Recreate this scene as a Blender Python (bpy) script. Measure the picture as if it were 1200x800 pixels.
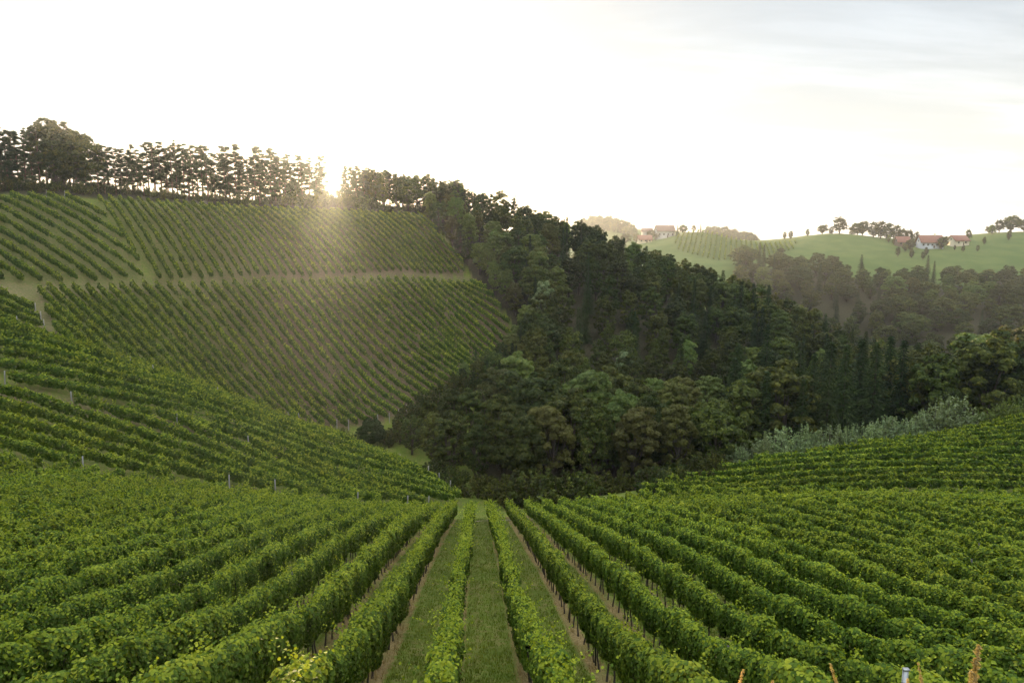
import bpy, math, random
import numpy as np

R = math.radians
rng = np.random.default_rng(11)
random.seed(5)
for o in list(bpy.data.objects):
    bpy.data.objects.remove(o)
sc = bpy.context.scene
COL = sc.collection

# ------------------------------------------------------------------ camera
PITCH = 7.83                      # degrees below the horizon
cam_d = bpy.data.cameras.new("camera")
cam_d.sensor_width = 36.0
cam_d.lens = 24.0
cam_d.clip_start = 0.05
cam_d.clip_end = 8000
cam = bpy.data.objects.new("camera", cam_d)
COL.objects.link(cam)
cam.location = (0, 0, 0)
cam.rotation_euler = (R(90 - PITCH), 0, 0)
sc.camera = cam

CP, SP = math.cos(R(PITCH)), math.sin(R(PITCH))


def ray(px, py):
    """direction of a line of sight given in units of a 1200 x 800 sheet, scaled to y = 1"""
    u = (px - 600) / 800.0
    v = (400 - py) / 800.0
    fy = v * SP + CP
    return u / fy, (v * CP - SP) / fy


# ------------------------------------------------------------------ light
sx, sz = ray(394, 197)
SUN_AZ = math.atan2(sx, 1.0)                       # from +Y towards +X
SUN_EL = math.atan2(sz, math.hypot(sx, 1.0))
w = bpy.data.worlds.new("World")
sc.world = w
w.use_nodes = True
nt = w.node_tree
nt.nodes.clear()
N = nt.nodes.new
L = nt.links.new
sky = N("ShaderNodeTexSky")
sky.sky_type = 'NISHITA'
sky.sun_disc = False
sky.sun_elevation = SUN_EL
sky.sun_rotation = SUN_AZ
sky.altitude = 400
sky.air_density = 1.0
sky.dust_density = 2.2
sky.ozone_density = 1.0
bg = N("ShaderNodeBackground")
bg.inputs['Strength'].default_value = 0.10
tc = N("ShaderNodeTexCoord")
sep = N("ShaderNodeSeparateXYZ")
L(tc.outputs['Generated'], sep.inputs[0])
zz = N("ShaderNodeMath"); zz.operation = 'MAXIMUM'; zz.inputs[1].default_value = 0.0
L(sep.outputs['Z'], zz.inputs[0])
za = N("ShaderNodeMath"); za.operation = 'ADD'; za.inputs[1].default_value = 0.12
L(zz.outputs[0], za.inputs[0])
dv = N("ShaderNodeVectorMath"); dv.operation = 'DIVIDE'
cmb = N("ShaderNodeCombineXYZ")
for k in 'XYZ':
    L(za.outputs[0], cmb.inputs[k])
L(tc.outputs['Generated'], dv.inputs[0]); L(cmb.outputs[0], dv.inputs[1])
mp = N("ShaderNodeMapping"); mp.inputs['Scale'].default_value = (0.55, 1.5, 0.0)
mp.inputs['Rotation'].default_value = (0, 0, R(20))
L(dv.outputs[0], mp.inputs[0])
ns = N("ShaderNodeTexNoise"); ns.inputs['Scale'].default_value = 1.5; ns.inputs['Detail'].default_value = 9
ns.inputs['Roughness'].default_value = 0.58; ns.inputs['Distortion'].default_value = 0.5
L(mp.outputs[0], ns.inputs['Vector'])
cr = N("ShaderNodeMapRange"); cr.inputs['From Min'].default_value = 0.40; cr.inputs['From Max'].default_value = 0.72
cr.interpolation_type = 'SMOOTHSTEP'
L(ns.outputs['Fac'], cr.inputs['Value'])
cm = N("ShaderNodeMath"); cm.operation = 'MULTIPLY'; cm.inputs[1].default_value = 0.75
L(cr.outputs[0], cm.inputs[0])
# thin high cloud: a milky layer in front of the blue; extra brightness overhead, out of view, is added fill light
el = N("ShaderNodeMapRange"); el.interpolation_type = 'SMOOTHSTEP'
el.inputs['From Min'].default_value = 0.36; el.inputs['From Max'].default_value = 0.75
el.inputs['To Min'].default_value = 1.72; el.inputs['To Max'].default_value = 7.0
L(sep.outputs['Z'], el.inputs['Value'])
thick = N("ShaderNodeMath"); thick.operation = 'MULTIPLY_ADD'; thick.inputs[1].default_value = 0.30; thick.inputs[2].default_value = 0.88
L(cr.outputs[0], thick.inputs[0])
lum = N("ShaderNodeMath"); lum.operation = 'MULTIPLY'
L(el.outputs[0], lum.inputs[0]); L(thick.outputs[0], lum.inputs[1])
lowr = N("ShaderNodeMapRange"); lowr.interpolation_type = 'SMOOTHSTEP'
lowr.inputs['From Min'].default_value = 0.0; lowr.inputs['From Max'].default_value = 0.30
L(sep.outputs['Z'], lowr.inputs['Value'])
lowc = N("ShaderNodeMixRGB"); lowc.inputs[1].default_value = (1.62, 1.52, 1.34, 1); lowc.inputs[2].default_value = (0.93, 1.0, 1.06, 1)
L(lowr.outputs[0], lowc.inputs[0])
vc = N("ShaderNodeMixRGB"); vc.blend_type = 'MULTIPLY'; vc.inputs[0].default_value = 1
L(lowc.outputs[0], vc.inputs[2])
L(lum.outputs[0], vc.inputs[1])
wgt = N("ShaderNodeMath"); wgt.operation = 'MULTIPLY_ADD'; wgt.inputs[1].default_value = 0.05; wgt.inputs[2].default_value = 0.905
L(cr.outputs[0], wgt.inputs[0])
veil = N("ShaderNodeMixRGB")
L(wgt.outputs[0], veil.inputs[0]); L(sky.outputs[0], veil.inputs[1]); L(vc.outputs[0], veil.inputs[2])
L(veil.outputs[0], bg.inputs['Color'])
wo = N("ShaderNodeOutputWorld")
L(bg.outputs[0], wo.inputs['Surface'])

sun_d = bpy.data.lights.new("sun", 'SUN')
sun_d.energy = 4.6
sun_d.angle = R(0.5)
sun_d.color = (1.0, 0.70, 0.40)
sun = bpy.data.objects.new("sun", sun_d)
COL.objects.link(sun)
sun.rotation_euler = (R(90) - SUN_EL, 0, math.pi - SUN_AZ)

sc.view_settings.view_transform = 'Standard'
sc.view_settings.look = 'None'
sc.view_settings.gamma = 1
sc.view_settings.exposure = 2.15
sc.render.engine = 'CYCLES'
cy = sc.cycles
cy.use_denoising = True
cy.max_bounces = 6
cy.diffuse_bounces = 3
cy.transmission_bounces = 4
cy.transparent_max_bounces = 8
cy.volume_bounces = 0
cy.use_adaptive_sampling = True
cy.adaptive_threshold = 0.015
cy.sample_clamp_indirect = 6

# ------------------------------------------------------------------ helpers


def tag(o, label=None, cat=None, group=None, kind=None):
    if label: o['label'] = label
    if cat: o['category'] = cat
    if group: o['group'] = group
    if kind: o['kind'] = kind
    return o


def link(o, parent=None):
    COL.objects.link(o)
    if parent is not None:
        o.parent = parent
    return o


def empty(name, loc, rz=0.0, scale=None):
    o = bpy.data.objects.new(name, None)
    o.empty_display_size = 0.3
    o.location = loc
    o.rotation_euler = (0, 0, rz)
    if scale is not None:
        o.scale = scale
    return link(o)


def raw_mesh(name, V, F_k, mats, mat_idx=None, smooth=False):
    """V (n,3); F_k a list of integer arrays (m,k)"""
    me = bpy.data.meshes.new(name)
    V = np.asarray(V, np.float32)
    loops = np.concatenate([f.ravel() for f in F_k]).astype(np.int32)
    tot = np.concatenate([np.full(len(f), f.shape[1], np.int32) for f in F_k])
    st = np.concatenate([[0], np.cumsum(tot)[:-1]]).astype(np.int32)
    me.vertices.add(len(V)); me.vertices.foreach_set('co', V.ravel())
    me.loops.add(len(loops)); me.loops.foreach_set('vertex_index', loops)
    me.polygons.add(len(tot)); me.polygons.foreach_set('loop_start', st)
    me.polygons.foreach_set('loop_total', tot)
    for m in mats:
        me.materials.append(m)
    if mat_idx is not None:
        me.polygons.foreach_set('material_index', np.asarray(mat_idx, np.int32))
    if smooth:
        me.polygons.foreach_set('use_smooth', np.ones(len(tot), bool))
    me.update(calc_edges=True)
    return me


def obj(name, me, parent=None):
    return link(bpy.data.objects.new(name, me), parent)


class MB:
    """collects boxes, tubes and prisms into one mesh"""
    def __init__(s):
        s.V, s.F, s.n = [], {}, 0

    def add(s, V, faces):
        for f in faces:
            s.F.setdefault(len(f), []).append([i + s.n for i in f])
        s.V.append(np.asarray(V, float)); s.n += len(V)

    def box(s, x0, x1, y0, y1, z0, z1):
        V = [(x, y, z) for z in (z0, z1) for y in (y0, y1) for x in (x0, x1)]
        s.add(V, [(0, 2, 3, 1), (4, 5, 7, 6), (0, 1, 5, 4), (2, 6, 7, 3), (0, 4, 6, 2), (1, 3, 7, 5)])

    def tube(s, P, rad, k=6, cap=True):
        P = np.asarray(P, float); n = len(P)
        rad = np.broadcast_to(np.asarray(rad, float), (n,))
        V = []
        for i in range(n):
            t = P[min(i + 1, n - 1)] - P[max(i - 1, 0)]
            t = t / (np.linalg.norm(t) + 1e-9)
            a = np.cross(t, (0, 1, 0) if abs(t[2]) > .7 else (0, 0, 1)); a /= np.linalg.norm(a)
            b = np.cross(t, a)
            for j in range(k):
                an = 2 * math.pi * j / k
                V.append(P[i] + rad[i] * (a * math.cos(an) + b * math.sin(an)))
        F = []
        for i in range(n - 1):
            for j in range(k):
                j2 = (j + 1) % k
                F.append((i * k + j, i * k + j2, (i + 1) * k + j2, (i + 1) * k + j))
        if cap:
            F.append(tuple(range((n - 1) * k, n * k)))
        s.add(V, F)

    def mesh(s, name, mat, smooth=False):
        return raw_mesh(name, np.concatenate(s.V), [np.array(f) for f in s.F.values()], [mat], smooth=smooth)


def norm(a):
    return a / (np.linalg.norm(a, axis=-1, keepdims=True) + 1e-9)


LEAF4 = np.array([(0, -.55, 0), (.42, -.02, .12), (0, .55, 0), (-.42, -.02, .12)])
LEAF6 = np.array([(0, -.5, 0), (.44, -.3, .10), (.5, .16, .16), (0, .58, -.06), (-.5, .16, .16), (-.44, -.3, .10)])
NEEDLE = np.array([(-.22, 0, 0), (.22, 0, 0), (.14, 1.0, -.05), (-.14, 1.0, -.05)])


def cards(Pc, Nrm, size, shape, along=None):
    n = len(Pc)
    Nrm = norm(Nrm)
    if along is None:
        along = rng.normal(size=(n, 3))
    t = norm(np.cross(along, Nrm))
    b = np.cross(Nrm, t)
    size = np.broadcast_to(np.asarray(size), (n,))[:, None, None]
    s = shape[None] * size
    V = Pc[:, None] + s[..., 0:1] * t[:, None] + s[..., 1:2] * b[:, None] + s[..., 2:3] * Nrm[:, None]
    k = shape.shape[0]
    return V.reshape(-1, 3), np.arange(n * k).reshape(n, k)


def cards_mesh(name, Pc, Nrm, size, shape, mat, along=None):
    V, F = cards(Pc, Nrm, size, shape, along)
    return raw_mesh(name, V, [F], [mat])


ONES = ["", "first", "second", "third", "fourth", "fifth", "sixth", "seventh", "eighth", "ninth", "tenth", "eleventh", "twelfth",
        "thirteenth", "fourteenth", "fifteenth", "sixteenth", "seventeenth", "eighteenth", "nineteenth"]
TENS = ["", "", "twent", "thirt", "fort", "fift", "sixt", "sevent", "eight", "ninet"]


def ordn(k):
    if k >= 100:
        return ("hundredth" if k == 100 else "hundred-" + ordn(k - 100)) if k < 200 else "two-hundred-" + ordn(k - 200)
    if k < 20:
        return ONES[k]
    a, b = divmod(k, 10)
    return TENS[a] + "ieth" if b == 0 else TENS[a] + "y-" + ONES[b]

# ------------------------------------------------------------------ materials


def mat_new(name):
    m = bpy.data.materials.new(name); m.use_nodes = True
    m.node_tree.nodes.clear()
    return m, m.node_tree.nodes.new, m.node_tree.links.new


def leaf_mat(name, dark, mid, light, transl=0.35, rough=0.55, spec=0.25, objvar=0.5):
    m, N, L = mat_new(name)
    geo = N("ShaderNodeNewGeometry")
    oi = N("ShaderNodeObjectInfo")
    ramp = N("ShaderNodeValToRGB")
    e = ramp.color_ramp.elements
    e[0].position = 0.0; e[0].color = (*dark, 1)
    e[1].position = 1.0; e[1].color = (*light, 1)
    k = e.new(0.55); k.color = (*mid, 1)
    # leaf to leaf, clump to clump
    tcn = N("ShaderNodeTexCoord")
    nz = N("ShaderNodeTexNoise"); nz.inputs['Scale'].default_value = 0.55; nz.inputs['Detail'].default_value = 3
    L(tcn.outputs['Object'], nz.inputs['Vector'])
    a = N("ShaderNodeMath"); a.operation = 'MULTIPLY_ADD'; a.inputs[1].default_value = 0.55; 
    L(geo.outputs['Random Per Island'], a.inputs[0])
    b = N("ShaderNodeMath"); b.operation = 'MULTIPLY_ADD'; b.inputs[1].default_value = 0.9; b.inputs[2].default_value = -0.22
    L(nz.outputs['Fac'], b.inputs[0]); L(b.outputs[0], a.inputs[2])
    L(a.outputs[0], ramp.inputs[0])
    hsv = N("ShaderNodeHueSaturation")
    h1 = N("ShaderNodeMapRange"); h1.inputs['To Min'].default_value = 0.5 - 0.035 * objvar; h1.inputs['To Max'].default_value = 0.5 + 0.03 * objvar
    L(oi.outputs['Random'], h1.inputs['Value']); L(h1.outputs[0], hsv.inputs['Hue'])
    r2 = N("ShaderNodeMath"); r2.operation = 'MULTIPLY'; r2.inputs[1].default_value = 7.31
    r3 = N("ShaderNodeMath"); r3.operation = 'FRACT'
    L(oi.outputs['Random'], r2.inputs[0]); L(r2.outputs[0], r3.inputs[0])
    h2 = N("ShaderNodeMapRange"); h2.inputs['To Min'].default_value = 1 - 0.45 * objvar; h2.inputs['To Max'].default_value = 1 + 0.5 * objvar
    L(r3.outputs[0], h2.inputs['Value']); L(h2.outputs[0], hsv.inputs['Value'])
    L(ramp.outputs[0], hsv.inputs['Color'])
    p = N("ShaderNodeBsdfPrincipled")
    p.inputs['Roughness'].default_value = rough
    p.inputs['Specular IOR Level'].default_value = spec
    L(hsv.outputs[0], p.inputs['Base Color'])
    t = N("ShaderNodeBsdfTranslucent")
    tcol = N("ShaderNodeMixRGB"); tcol.blend_type = 'MULTIPLY'; tcol.inputs[0].default_value = 1
    tcol.inputs[2].default_value = (1.5, 1.45, 0.7, 1)
    L(hsv.outputs[0], tcol.inputs[1]); L(tcol.outputs[0], t.inputs['Color'])
    mx = N("ShaderNodeMixShader"); mx.inputs[0].default_value = transl
    L(p.outputs[0], mx.inputs[1]); L(t.outputs[0], mx.inputs[2])
    out = N("ShaderNodeOutputMaterial"); L(mx.outputs[0], out.inputs['Surface'])
    return m


def rough_mat(name, c1, c2, scale=6.0, rough=0.85, bump=0.3, metal=0.0, stretch=(1, 1, 1)):
    m, N, L = mat_new(name)
    tcn = N("ShaderNodeTexCoord")
    mpn = N("ShaderNodeMapping"); mpn.inputs['Scale'].default_value = stretch
    L(tcn.outputs['Object'], mpn.inputs[0])
    nz = N("ShaderNodeTexNoise"); nz.inputs['Scale'].default_value = scale; nz.inputs['Detail'].default_value = 6
    L(mpn.outputs[0], nz.inputs['Vector'])
    mx = N("ShaderNodeMixRGB"); mx.inputs[1].default_value = (*c1, 1); mx.inputs[2].default_value = (*c2, 1)
    L(nz.outputs['Fac'], mx.inputs[0])
    p = N("ShaderNodeBsdfPrincipled"); p.inputs['Roughness'].default_value = rough; p.inputs['Metallic'].default_value = metal
    L(mx.outputs[0], p.inputs['Base Color'])
    if bump:
        bp = N("ShaderNodeBump"); bp.inputs['Strength'].default_value = bump; bp.inputs['Distance'].default_value = 0.05
        L(nz.outputs['Fac'], bp.inputs['Height']); L(bp.outputs[0], p.inputs['Normal'])
    out = N("ShaderNodeOutputMaterial"); L(p.outputs[0], out.inputs['Surface'])
    return m


M = {}
M['vine'] = leaf_mat('vine_leaves', (.016, .034, .004), (.056, .100, .009), (.165, .215, .020), 0.28, 0.62, 0.10, 0.25)
M['young'] = leaf_mat('young_vine_leaves', (.105, .155, .012), (.190, .240, .018), (.330, .350, .032), 0.40, 0.62, 0.10, 0.25)
M['broad'] = leaf_mat('broadleaf_foliage', (.013, .022, .004), (.042, .056, .009), (.125, .132, .020), 0.28, 0.6, 0.12, 0.8)
M['rust'] = leaf_mat('rusty_foliage', (.042, .047, .012), (.072, .078, .017), (.120, .118, .026), 0.32, 0.65, 0.15, 0.6)
M['lime'] = leaf_mat('fresh_foliage', (.040, .065, .012), (.085, .120, .022), (.150, .175, .035), 0.35, 0.6, 0.2, 0.5)
M['spruce'] = leaf_mat('spruce_needles', (.012, .021, .006), (.023, .036, .010), (.044, .058, .015), 0.14, 0.8, 0.04, 0.6)
M['pine'] = leaf_mat('pine_needles', (.022, .034, .013), (.040, .056, .020), (.068, .080, .028), 0.22, 0.7, 0.15, 0.6)
M['willow'] = leaf_mat('silver_willow_foliage', (.085, .120, .045), (.145, .190, .080), (.225, .265, .125), 0.28, 0.6, 0.25, 0.5)
M['bark'] = rough_mat('bark', (.035, .026, .018), (.085, .064, .045), 5, 0.9, 0.6, stretch=(3, 3, .6))
M['pinebark'] = rough_mat('pine_bark', (.055, .034, .022), (.14, .078, .045), 4, 0.9, 0.6, stretch=(3, 3, .6))
M['vinewood'] = rough_mat('vine_wood', (.022, .016, .011), (.06, .045, .032), 18, 0.9, 0.6, stretch=(2, 2, .5))
M['post'] = rough_mat('weathered_post', (.15, .145, .135), (.28, .27, .255), 9, 0.8, 0.3, stretch=(3, 3, .4))
M['steel'] = rough_mat('dark_steel_post', (.030, .030, .030), (.075, .075, .074), 12, 0.5, 0.15, 0.7)
M['galv'] = rough_mat('galvanised_post', (.22, .23, .24), (.36, .37, .38), 14, 0.45, 0.12, 0.6)
M['grass'] = leaf_mat('short_grass', (.060, .094, .010), (.108, .142, .015), (.180, .190, .028), 0.30, 0.7, 0.15, 0.0)
M['straw'] = leaf_mat('dry_straw', (.14, .10, .042), (.25, .185, .08), (.38, .29, .14), 0.30, 0.7, 0.15, 0.0)
M['stalk'] = leaf_mat('ripe_stalk', (.26, .18, .075), (.36, .26, .11), (.48, .36, .17), 0.40, 0.6, 0.2, 0.3)

# ------------------------------------------------------------------ terrain shape
CTRL = [  # line of sight, distance along +Y
    # near slope of vines
    (600, 800, 18.3), (600, 700, 30), (600, 640, 50), (600, 615, 69), (600, 603, 84),
    (0, 800, 17), (0, 690, 28), (0, 626, 42), (0, 592, 53),
    (300, 800, 17.8), (300, 696, 29.5), (300, 633, 46), (300, 606, 61),
    (1200, 800, 19), (1200, 688, 34), (1200, 611, 55), (1000, 690, 31.5), (1000, 600, 62), (900, 800, 18.6), (850, 640, 46),
    (800, 600, 80), (700, 597, 86),
    (1200, 588, 77), (1000, 585, 83), (860, 583, 90),
    # right rise
    (1200, 491, 103), (1000, 527, 101), (870, 547, 99), (780, 573, 94), (1400, 465, 104), (1420, 580, 76), (1400, 800, 20),
    # left: foot of middle block, shelf, crest
    (20, 549, 66), (100, 563, 68), (185, 572, 70), (260, 580, 73), (400, 596, 80), (545, 606, 88),
    (15, 457, 79), (100, 474, 81), (250, 508, 85), (400, 558, 91),
    (0, 387, 90), (130, 427, 92), (250, 467, 96), (400, 521, 100), (480, 556, 100), (545, 594, 96),
    (-200, 350, 88), (-250, 440, 76), (-250, 540, 62), (-300, 800, 16), (-200, 640, 40),
    # far slope of vines
    (0, 229, 158), (100, 233, 167), (200, 238, 180), (300, 244, 195), (400, 247, 210), (490, 252, 222),
    (0, 335, 124), (40, 338, 128), (150, 336, 141), (300, 331, 158), (400, 329, 172), (490, 330, 184),
    (0, 378, 112), (60, 397, 112), (130, 424, 114), (250, 466, 122), (380, 502, 131), (450, 470, 145), (520, 440, 155), (600, 418, 172),
    (-250, 235, 150), (-250, 330, 112),
    (550, 330, 195),
]
pts = []
for px, py, Y in CTRL:
    a, b = ray(px, py)
    pts.append((a * Y, Y, b * Y))
for px, Y, z in [  # hidden ground, given by direction, distance and height
        (0, 101, -15.5), (130, 104, -21), (250, 110, -28.5), (400, 116, -36.5), (480, 113, -39), (560, 104, -38),
        (620, 100, -37.5), (700, 104, -38.5), (620, 125, -39), (700, 130, -39.5), (800, 125, -42), (790, 108, -39),
        (900, 120, -43), (950, 130, -45), (1100, 135, -44), (1100, 116, -36), (1000, 114, -38), (1200, 118, -33), (1200, 140, -40), (1300, 130, -37),
        # forest hillside
        (540, 228, 9), (690, 232, -6), (800, 231, -17.5), (900, 226, -29), (1000, 216, -41), (1080, 203, -50), (1160, 190, -54),
        (620, 185, -14), (700, 180, -23), (800, 175, -31), (900, 170, -39), (1000, 165, -46), (1080, 160, -50),
        (680, 150, -34), (800, 148, -39),
        # behind the ridges
        (540, 290, 4), (300, 270, 6), (0, 230, 8), (700, 300, -20), (850, 300, -38), (-200, 220, 8), (300, 420, -10), (0, 420, -10),
        # far valley and hills
        (1000, 262, -62), (1150, 245, -62), (1300, 235, -60), (900, 300, -50), (1250, 180, -54),
        (950, 330, -42), (1050, 320, -43), (1150, 320, -41), (1250, 320, -38)]:
    a = ray(px, 300)[0]
    pts.append((a * Y, Y, z))
for px, py, Y in [(880, 322, 400), (950, 312, 430), (1060, 322, 425), (1180, 316, 425), (1280, 312, 425),
                  (840, 300, 470), (900, 298, 480),
                  (820, 272, 545), (780, 280, 545), (790, 292, 500), (850, 278, 542), (880, 285, 540), (925, 284, 538), (955, 277, 542), (985, 274, 545), (1010, 276, 545), (1060, 285, 525), (1100, 289, 505), (1120, 285, 515),
                  (1145, 278, 532), (1180, 272, 542), (1250, 274, 542), (745, 285, 560), (690, 296, 560),
                  (715, 266, 800), (680, 280, 760), (755, 280, 800), (850, 277, 880), (905, 291, 860), (1000, 290, 900), (1150, 290, 900), (1300, 290, 800), (760, 300, 660), (840, 300, 680), (925, 300, 680), (1020, 302, 680), (1120, 302, 680), (1220, 302, 680), (700, 300, 660)]:
    a, b = ray(px, py)
    pts.append((a * Y, Y, b * Y))
pts += [(0, 0, -5.2), (-40, 0, -4.0), (40, 0, -5.4), (0, 8, -7.9), (-60, -40, 4), (0, -40, 5), (60, -40, 3), (-90, 10, -4), (90, 10, -9),
        (0, -200, 20), (-250, -100, 20), (250, -100, 10), (-300, 100, 0), (300, 100, -30), (-300, 400, -10), (0, 700, -20), (600, 600, -10), (500, 300, -40),
        (0, 1100, -15), (500, 1100, -15), (900, 700, -10), (-600, 500, -10), (-600, -300, 0), (600, -300, 0)]
CT = np.array(pts)
SCL = 100.0


def tps_kernel(d2):
    return 0.5 * d2 * np.log(d2 + 1e-12)


def tps_fit(P, z, lam=2e-4):
    n = len(P)
    d2 = ((P[:, None] - P[None]) ** 2).sum(-1)
    A = np.zeros((n + 3, n + 3))
    A[:n, :n] = tps_kernel(d2) + lam * np.eye(n)
    A[:n, n] = 1; A[:n, n + 1:] = P
    A[n, :n] = 1; A[n + 1:, :n] = P.T
    return np.linalg.solve(A, np.concatenate([z, [0, 0, 0]]))


TP = CT[:, :2] / SCL
TW = tps_fit(TP, CT[:, 2])


def wav(x, y, s, seed):
    r = np.random.default_rng(seed)
    o = 0
    for _ in range(5):
        a = r.uniform(0, 2 * math.pi); f = r.uniform(.6, 1.5) / s
        o = o + np.sin((x * math.cos(a) + y * math.sin(a)) * f * 2 * math.pi + r.uniform(0, 6.3))
    return o / 5


def ground(x, y):
    x = np.asarray(x, float); y = np.asarray(y, float)
    sh = x.shape
    X = np.stack([x.ravel(), y.ravel()], 1) / SCL
    o = np.empty(len(X))
    for i in range(0, len(X), 20000):
        q = X[i:i + 20000]
        d2 = ((q[:, None] - TP[None]) ** 2).sum(-1)
        o[i:i + 20000] = tps_kernel(d2) @ TW[:-3] + TW[-3] + q @ TW[-2:]
    z = o.reshape(sh)
    r = np.hypot(x, y)
    k = np.clip((r - 950) / 450, 0, 1)
    z = z * (1 - k) + (-30) * k
    z = np.clip(z, -75, 60)
    dd = np.clip(r / 120, 0.15, 3)
    z = z + 0.10 * dd * wav(x, y, 9, 3) + 0.05 * wav(x, y, 2.7, 4) * np.clip(r / 30, .2, 1)
    # the bank the photographer stands on
    wob = 0.12 * wav(x, y, 1.9, 8)
    bank = np.where(y > 0.7, -1.72 - 0.86 * (y - 0.7), -1.72 - 0.06 * (y - .7)) + wob
    return np.where(y < 9, np.maximum(z, np.where(np.abs(y) < 60, bank, -99)), z)


def gz(x, y):
    return float(ground(np.array([x]), np.array([y]))[0])


def hit(px, py, ymin=10.0, ymax=900.0):
    """point of the ground seen in that direction"""
    a, b = ray(px, py)
    Y = np.exp(np.linspace(math.log(ymin), math.log(ymax), 3000))
    g = ground(a * Y, Y) - b * Y
    i = np.argmax(g >= 0)
    if i == 0:
        i = len(Y) - 1 if g[0] < 0 else 1
    t = g[i - 1] / (g[i - 1] - g[i] + 1e-12)
    y = Y[i - 1] + (Y[i] - Y[i - 1]) * min(max(t, 0), 1)
    return np.array([a * y, y])


def at(px, Y):
    return np.array([ray(px, 300)[0] * Y, Y])


def in_poly(x, y, poly):
    inside = np.zeros(np.shape(x), bool)
    n = len(poly)
    for i in range(n):
        x1, y1 = poly[i]; x2, y2 = poly[(i + 1) % n]
        c = ((y1 > y) != (y2 > y)) & (x < (x2 - x1) * (y - y1) / (y2 - y1 + 1e-12) + x1)
        inside ^= c
    return inside


def poly(spec):
    return np.array([hit(*s) if len(s) == 2 and s[1] > 200 else np.array(s[:2]) for s in spec])


# ------------------------------------------------------------------ vineyard blocks (plan outlines)
H = hit
F_poly = np.array([(-70, 30), (-62, 58), H(20, 553), H(100, 567), H(185, 576), H(260, 584), H(400, 600), H(500, 607), H(545, 608), H(600, 605), H(640, 603),
                   H(690, 599), H(740, 592), H(800, 586), H(870, 585), H(1000, 588), H(1200, 593), (74, 77), (66, 22), (30, 9), (-28, 9), (-60, 14)])
R_poly = np.array([H(735, 587), H(785, 570), H(868, 550), H(1000, 530), H(1198, 494), (92, 104), (88, 76), H(1200, 584), H(1000, 580), H(870, 579), H(800, 582)])
M_poly = np.array([(-66, 62), (-66, 77), H(14, 461), H(38, 467), H(100, 481), H(145, 490), H(262, 518), H(400, 560), H(520, 598), H(400, 594), H(260, 576), H(185, 568), H(100, 558), H(20, 545)])
U_poly = np.array([(-70, 81), (-74, 96), (-66, 97), at(130, 97), at(250, 101), at(400, 106), at(470, 105), at(545, 97), H(500, 592), H(400, 557), H(262, 515), H(145, 488), H(100, 478), H(15, 457)])
SL_poly = np.array([H(-130, 235), H(0, 232), H(103, 236), H(176, 328), H(40, 334), H(0, 331), H(-130, 330)])
SU_poly = np.array([H(107, 236), H(200, 241), H(300, 247), H(400, 250), H(495, 255), H(550, 320), H(490, 322), H(400, 324), H(300, 327), H(179, 331)])
SB_poly = np.array([H(44, 342), H(150, 338), H(300, 333.5), H(400, 331.5), H(560, 330), H(610, 410), H(545, 448), H(500, 472), H(452, 494), H(376, 503), H(310, 488), H(250, 468), H(130, 427), H(70, 405)])
SK_poly = np.array([H(-100, 345), H(0, 348), H(30, 352), H(52, 388), H(20, 384), H(-100, 372)])


def unit(a, b):
    d = np.asarray(b, float) - np.asarray(a, float)
    return d / np.linalg.norm(d)


F_dir = np.array([-0.052, 1.0]); F_dir /= np.linalg.norm(F_dir)
R_dir = unit(H(860, 566), H(1150, 556))
M_dir = unit(H(40, 503), H(260, 569))
U_dir = unit(H(20, 440), H(245, 488))
SL_dir = unit(H(20, 236), H(160, 323))
SU_dir = unit(H(240, 247), H(303, 324))
SB_dir = unit(H(169, 342), H(294, 480))
SK_dir = unit(H(0, 356), H(45, 376))
F_off = float(np.dot(np.array([-F_dir[1], F_dir[0]]), H(529, 799)))
SPACE = 2.25

# ------------------------------------------------------------------ ground sheet
nA, nR = 1150, 640
fr = np.linspace(-62, 62, 860)
bk = np.linspace(62, 298, nA - 860 + 2)[1:-1]
ang = np.radians(np.concatenate([fr, bk]))
nA = len(ang)
rad = np.concatenate([[0.0], np.exp(np.linspace(math.log(0.6), math.log(1600), nR - 1))])
AA, RR = np.meshgrid(ang, rad)
GX, GY = np.sin(AA) * RR, np.cos(AA) * RR
GZ = ground(GX, GY)
V = np.stack([GX, GY, GZ], -1).reshape(-1, 3)
ii = np.arange(nR - 1)[:, None] * nA
jj = np.arange(nA)[None]
j2 = (jj + 1) % nA
Fq = np.stack([ii + jj, ii + nA + jj, ii + nA + j2, ii + j2], -1).reshape(-1, 4)[:, ::-1]

forest_poly = np.array([at(500, 262), H(500, 252), H(560, 330), H(612, 405), H(560, 428), at(560, 118), at(640, 96), at(780, 100), at(900, 108), at(1000, 108), at(1230, 108), at(1300, 200), at(1160, 235), at(1000, 262), at(800, 262)])
farwood_poly = np.array([at(840, 330), at(880, 415), at(960, 420), at(1030, 395), at(1120, 395), at(1200, 410), at(1350, 410), at(1350, 235), at(1000, 250)])


def soft(x, y, polys, blur=0.0):
    m = np.zeros(x.shape, bool)
    for p in polys:
        m |= in_poly(x, y, p)
    return m.astype(float)


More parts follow.
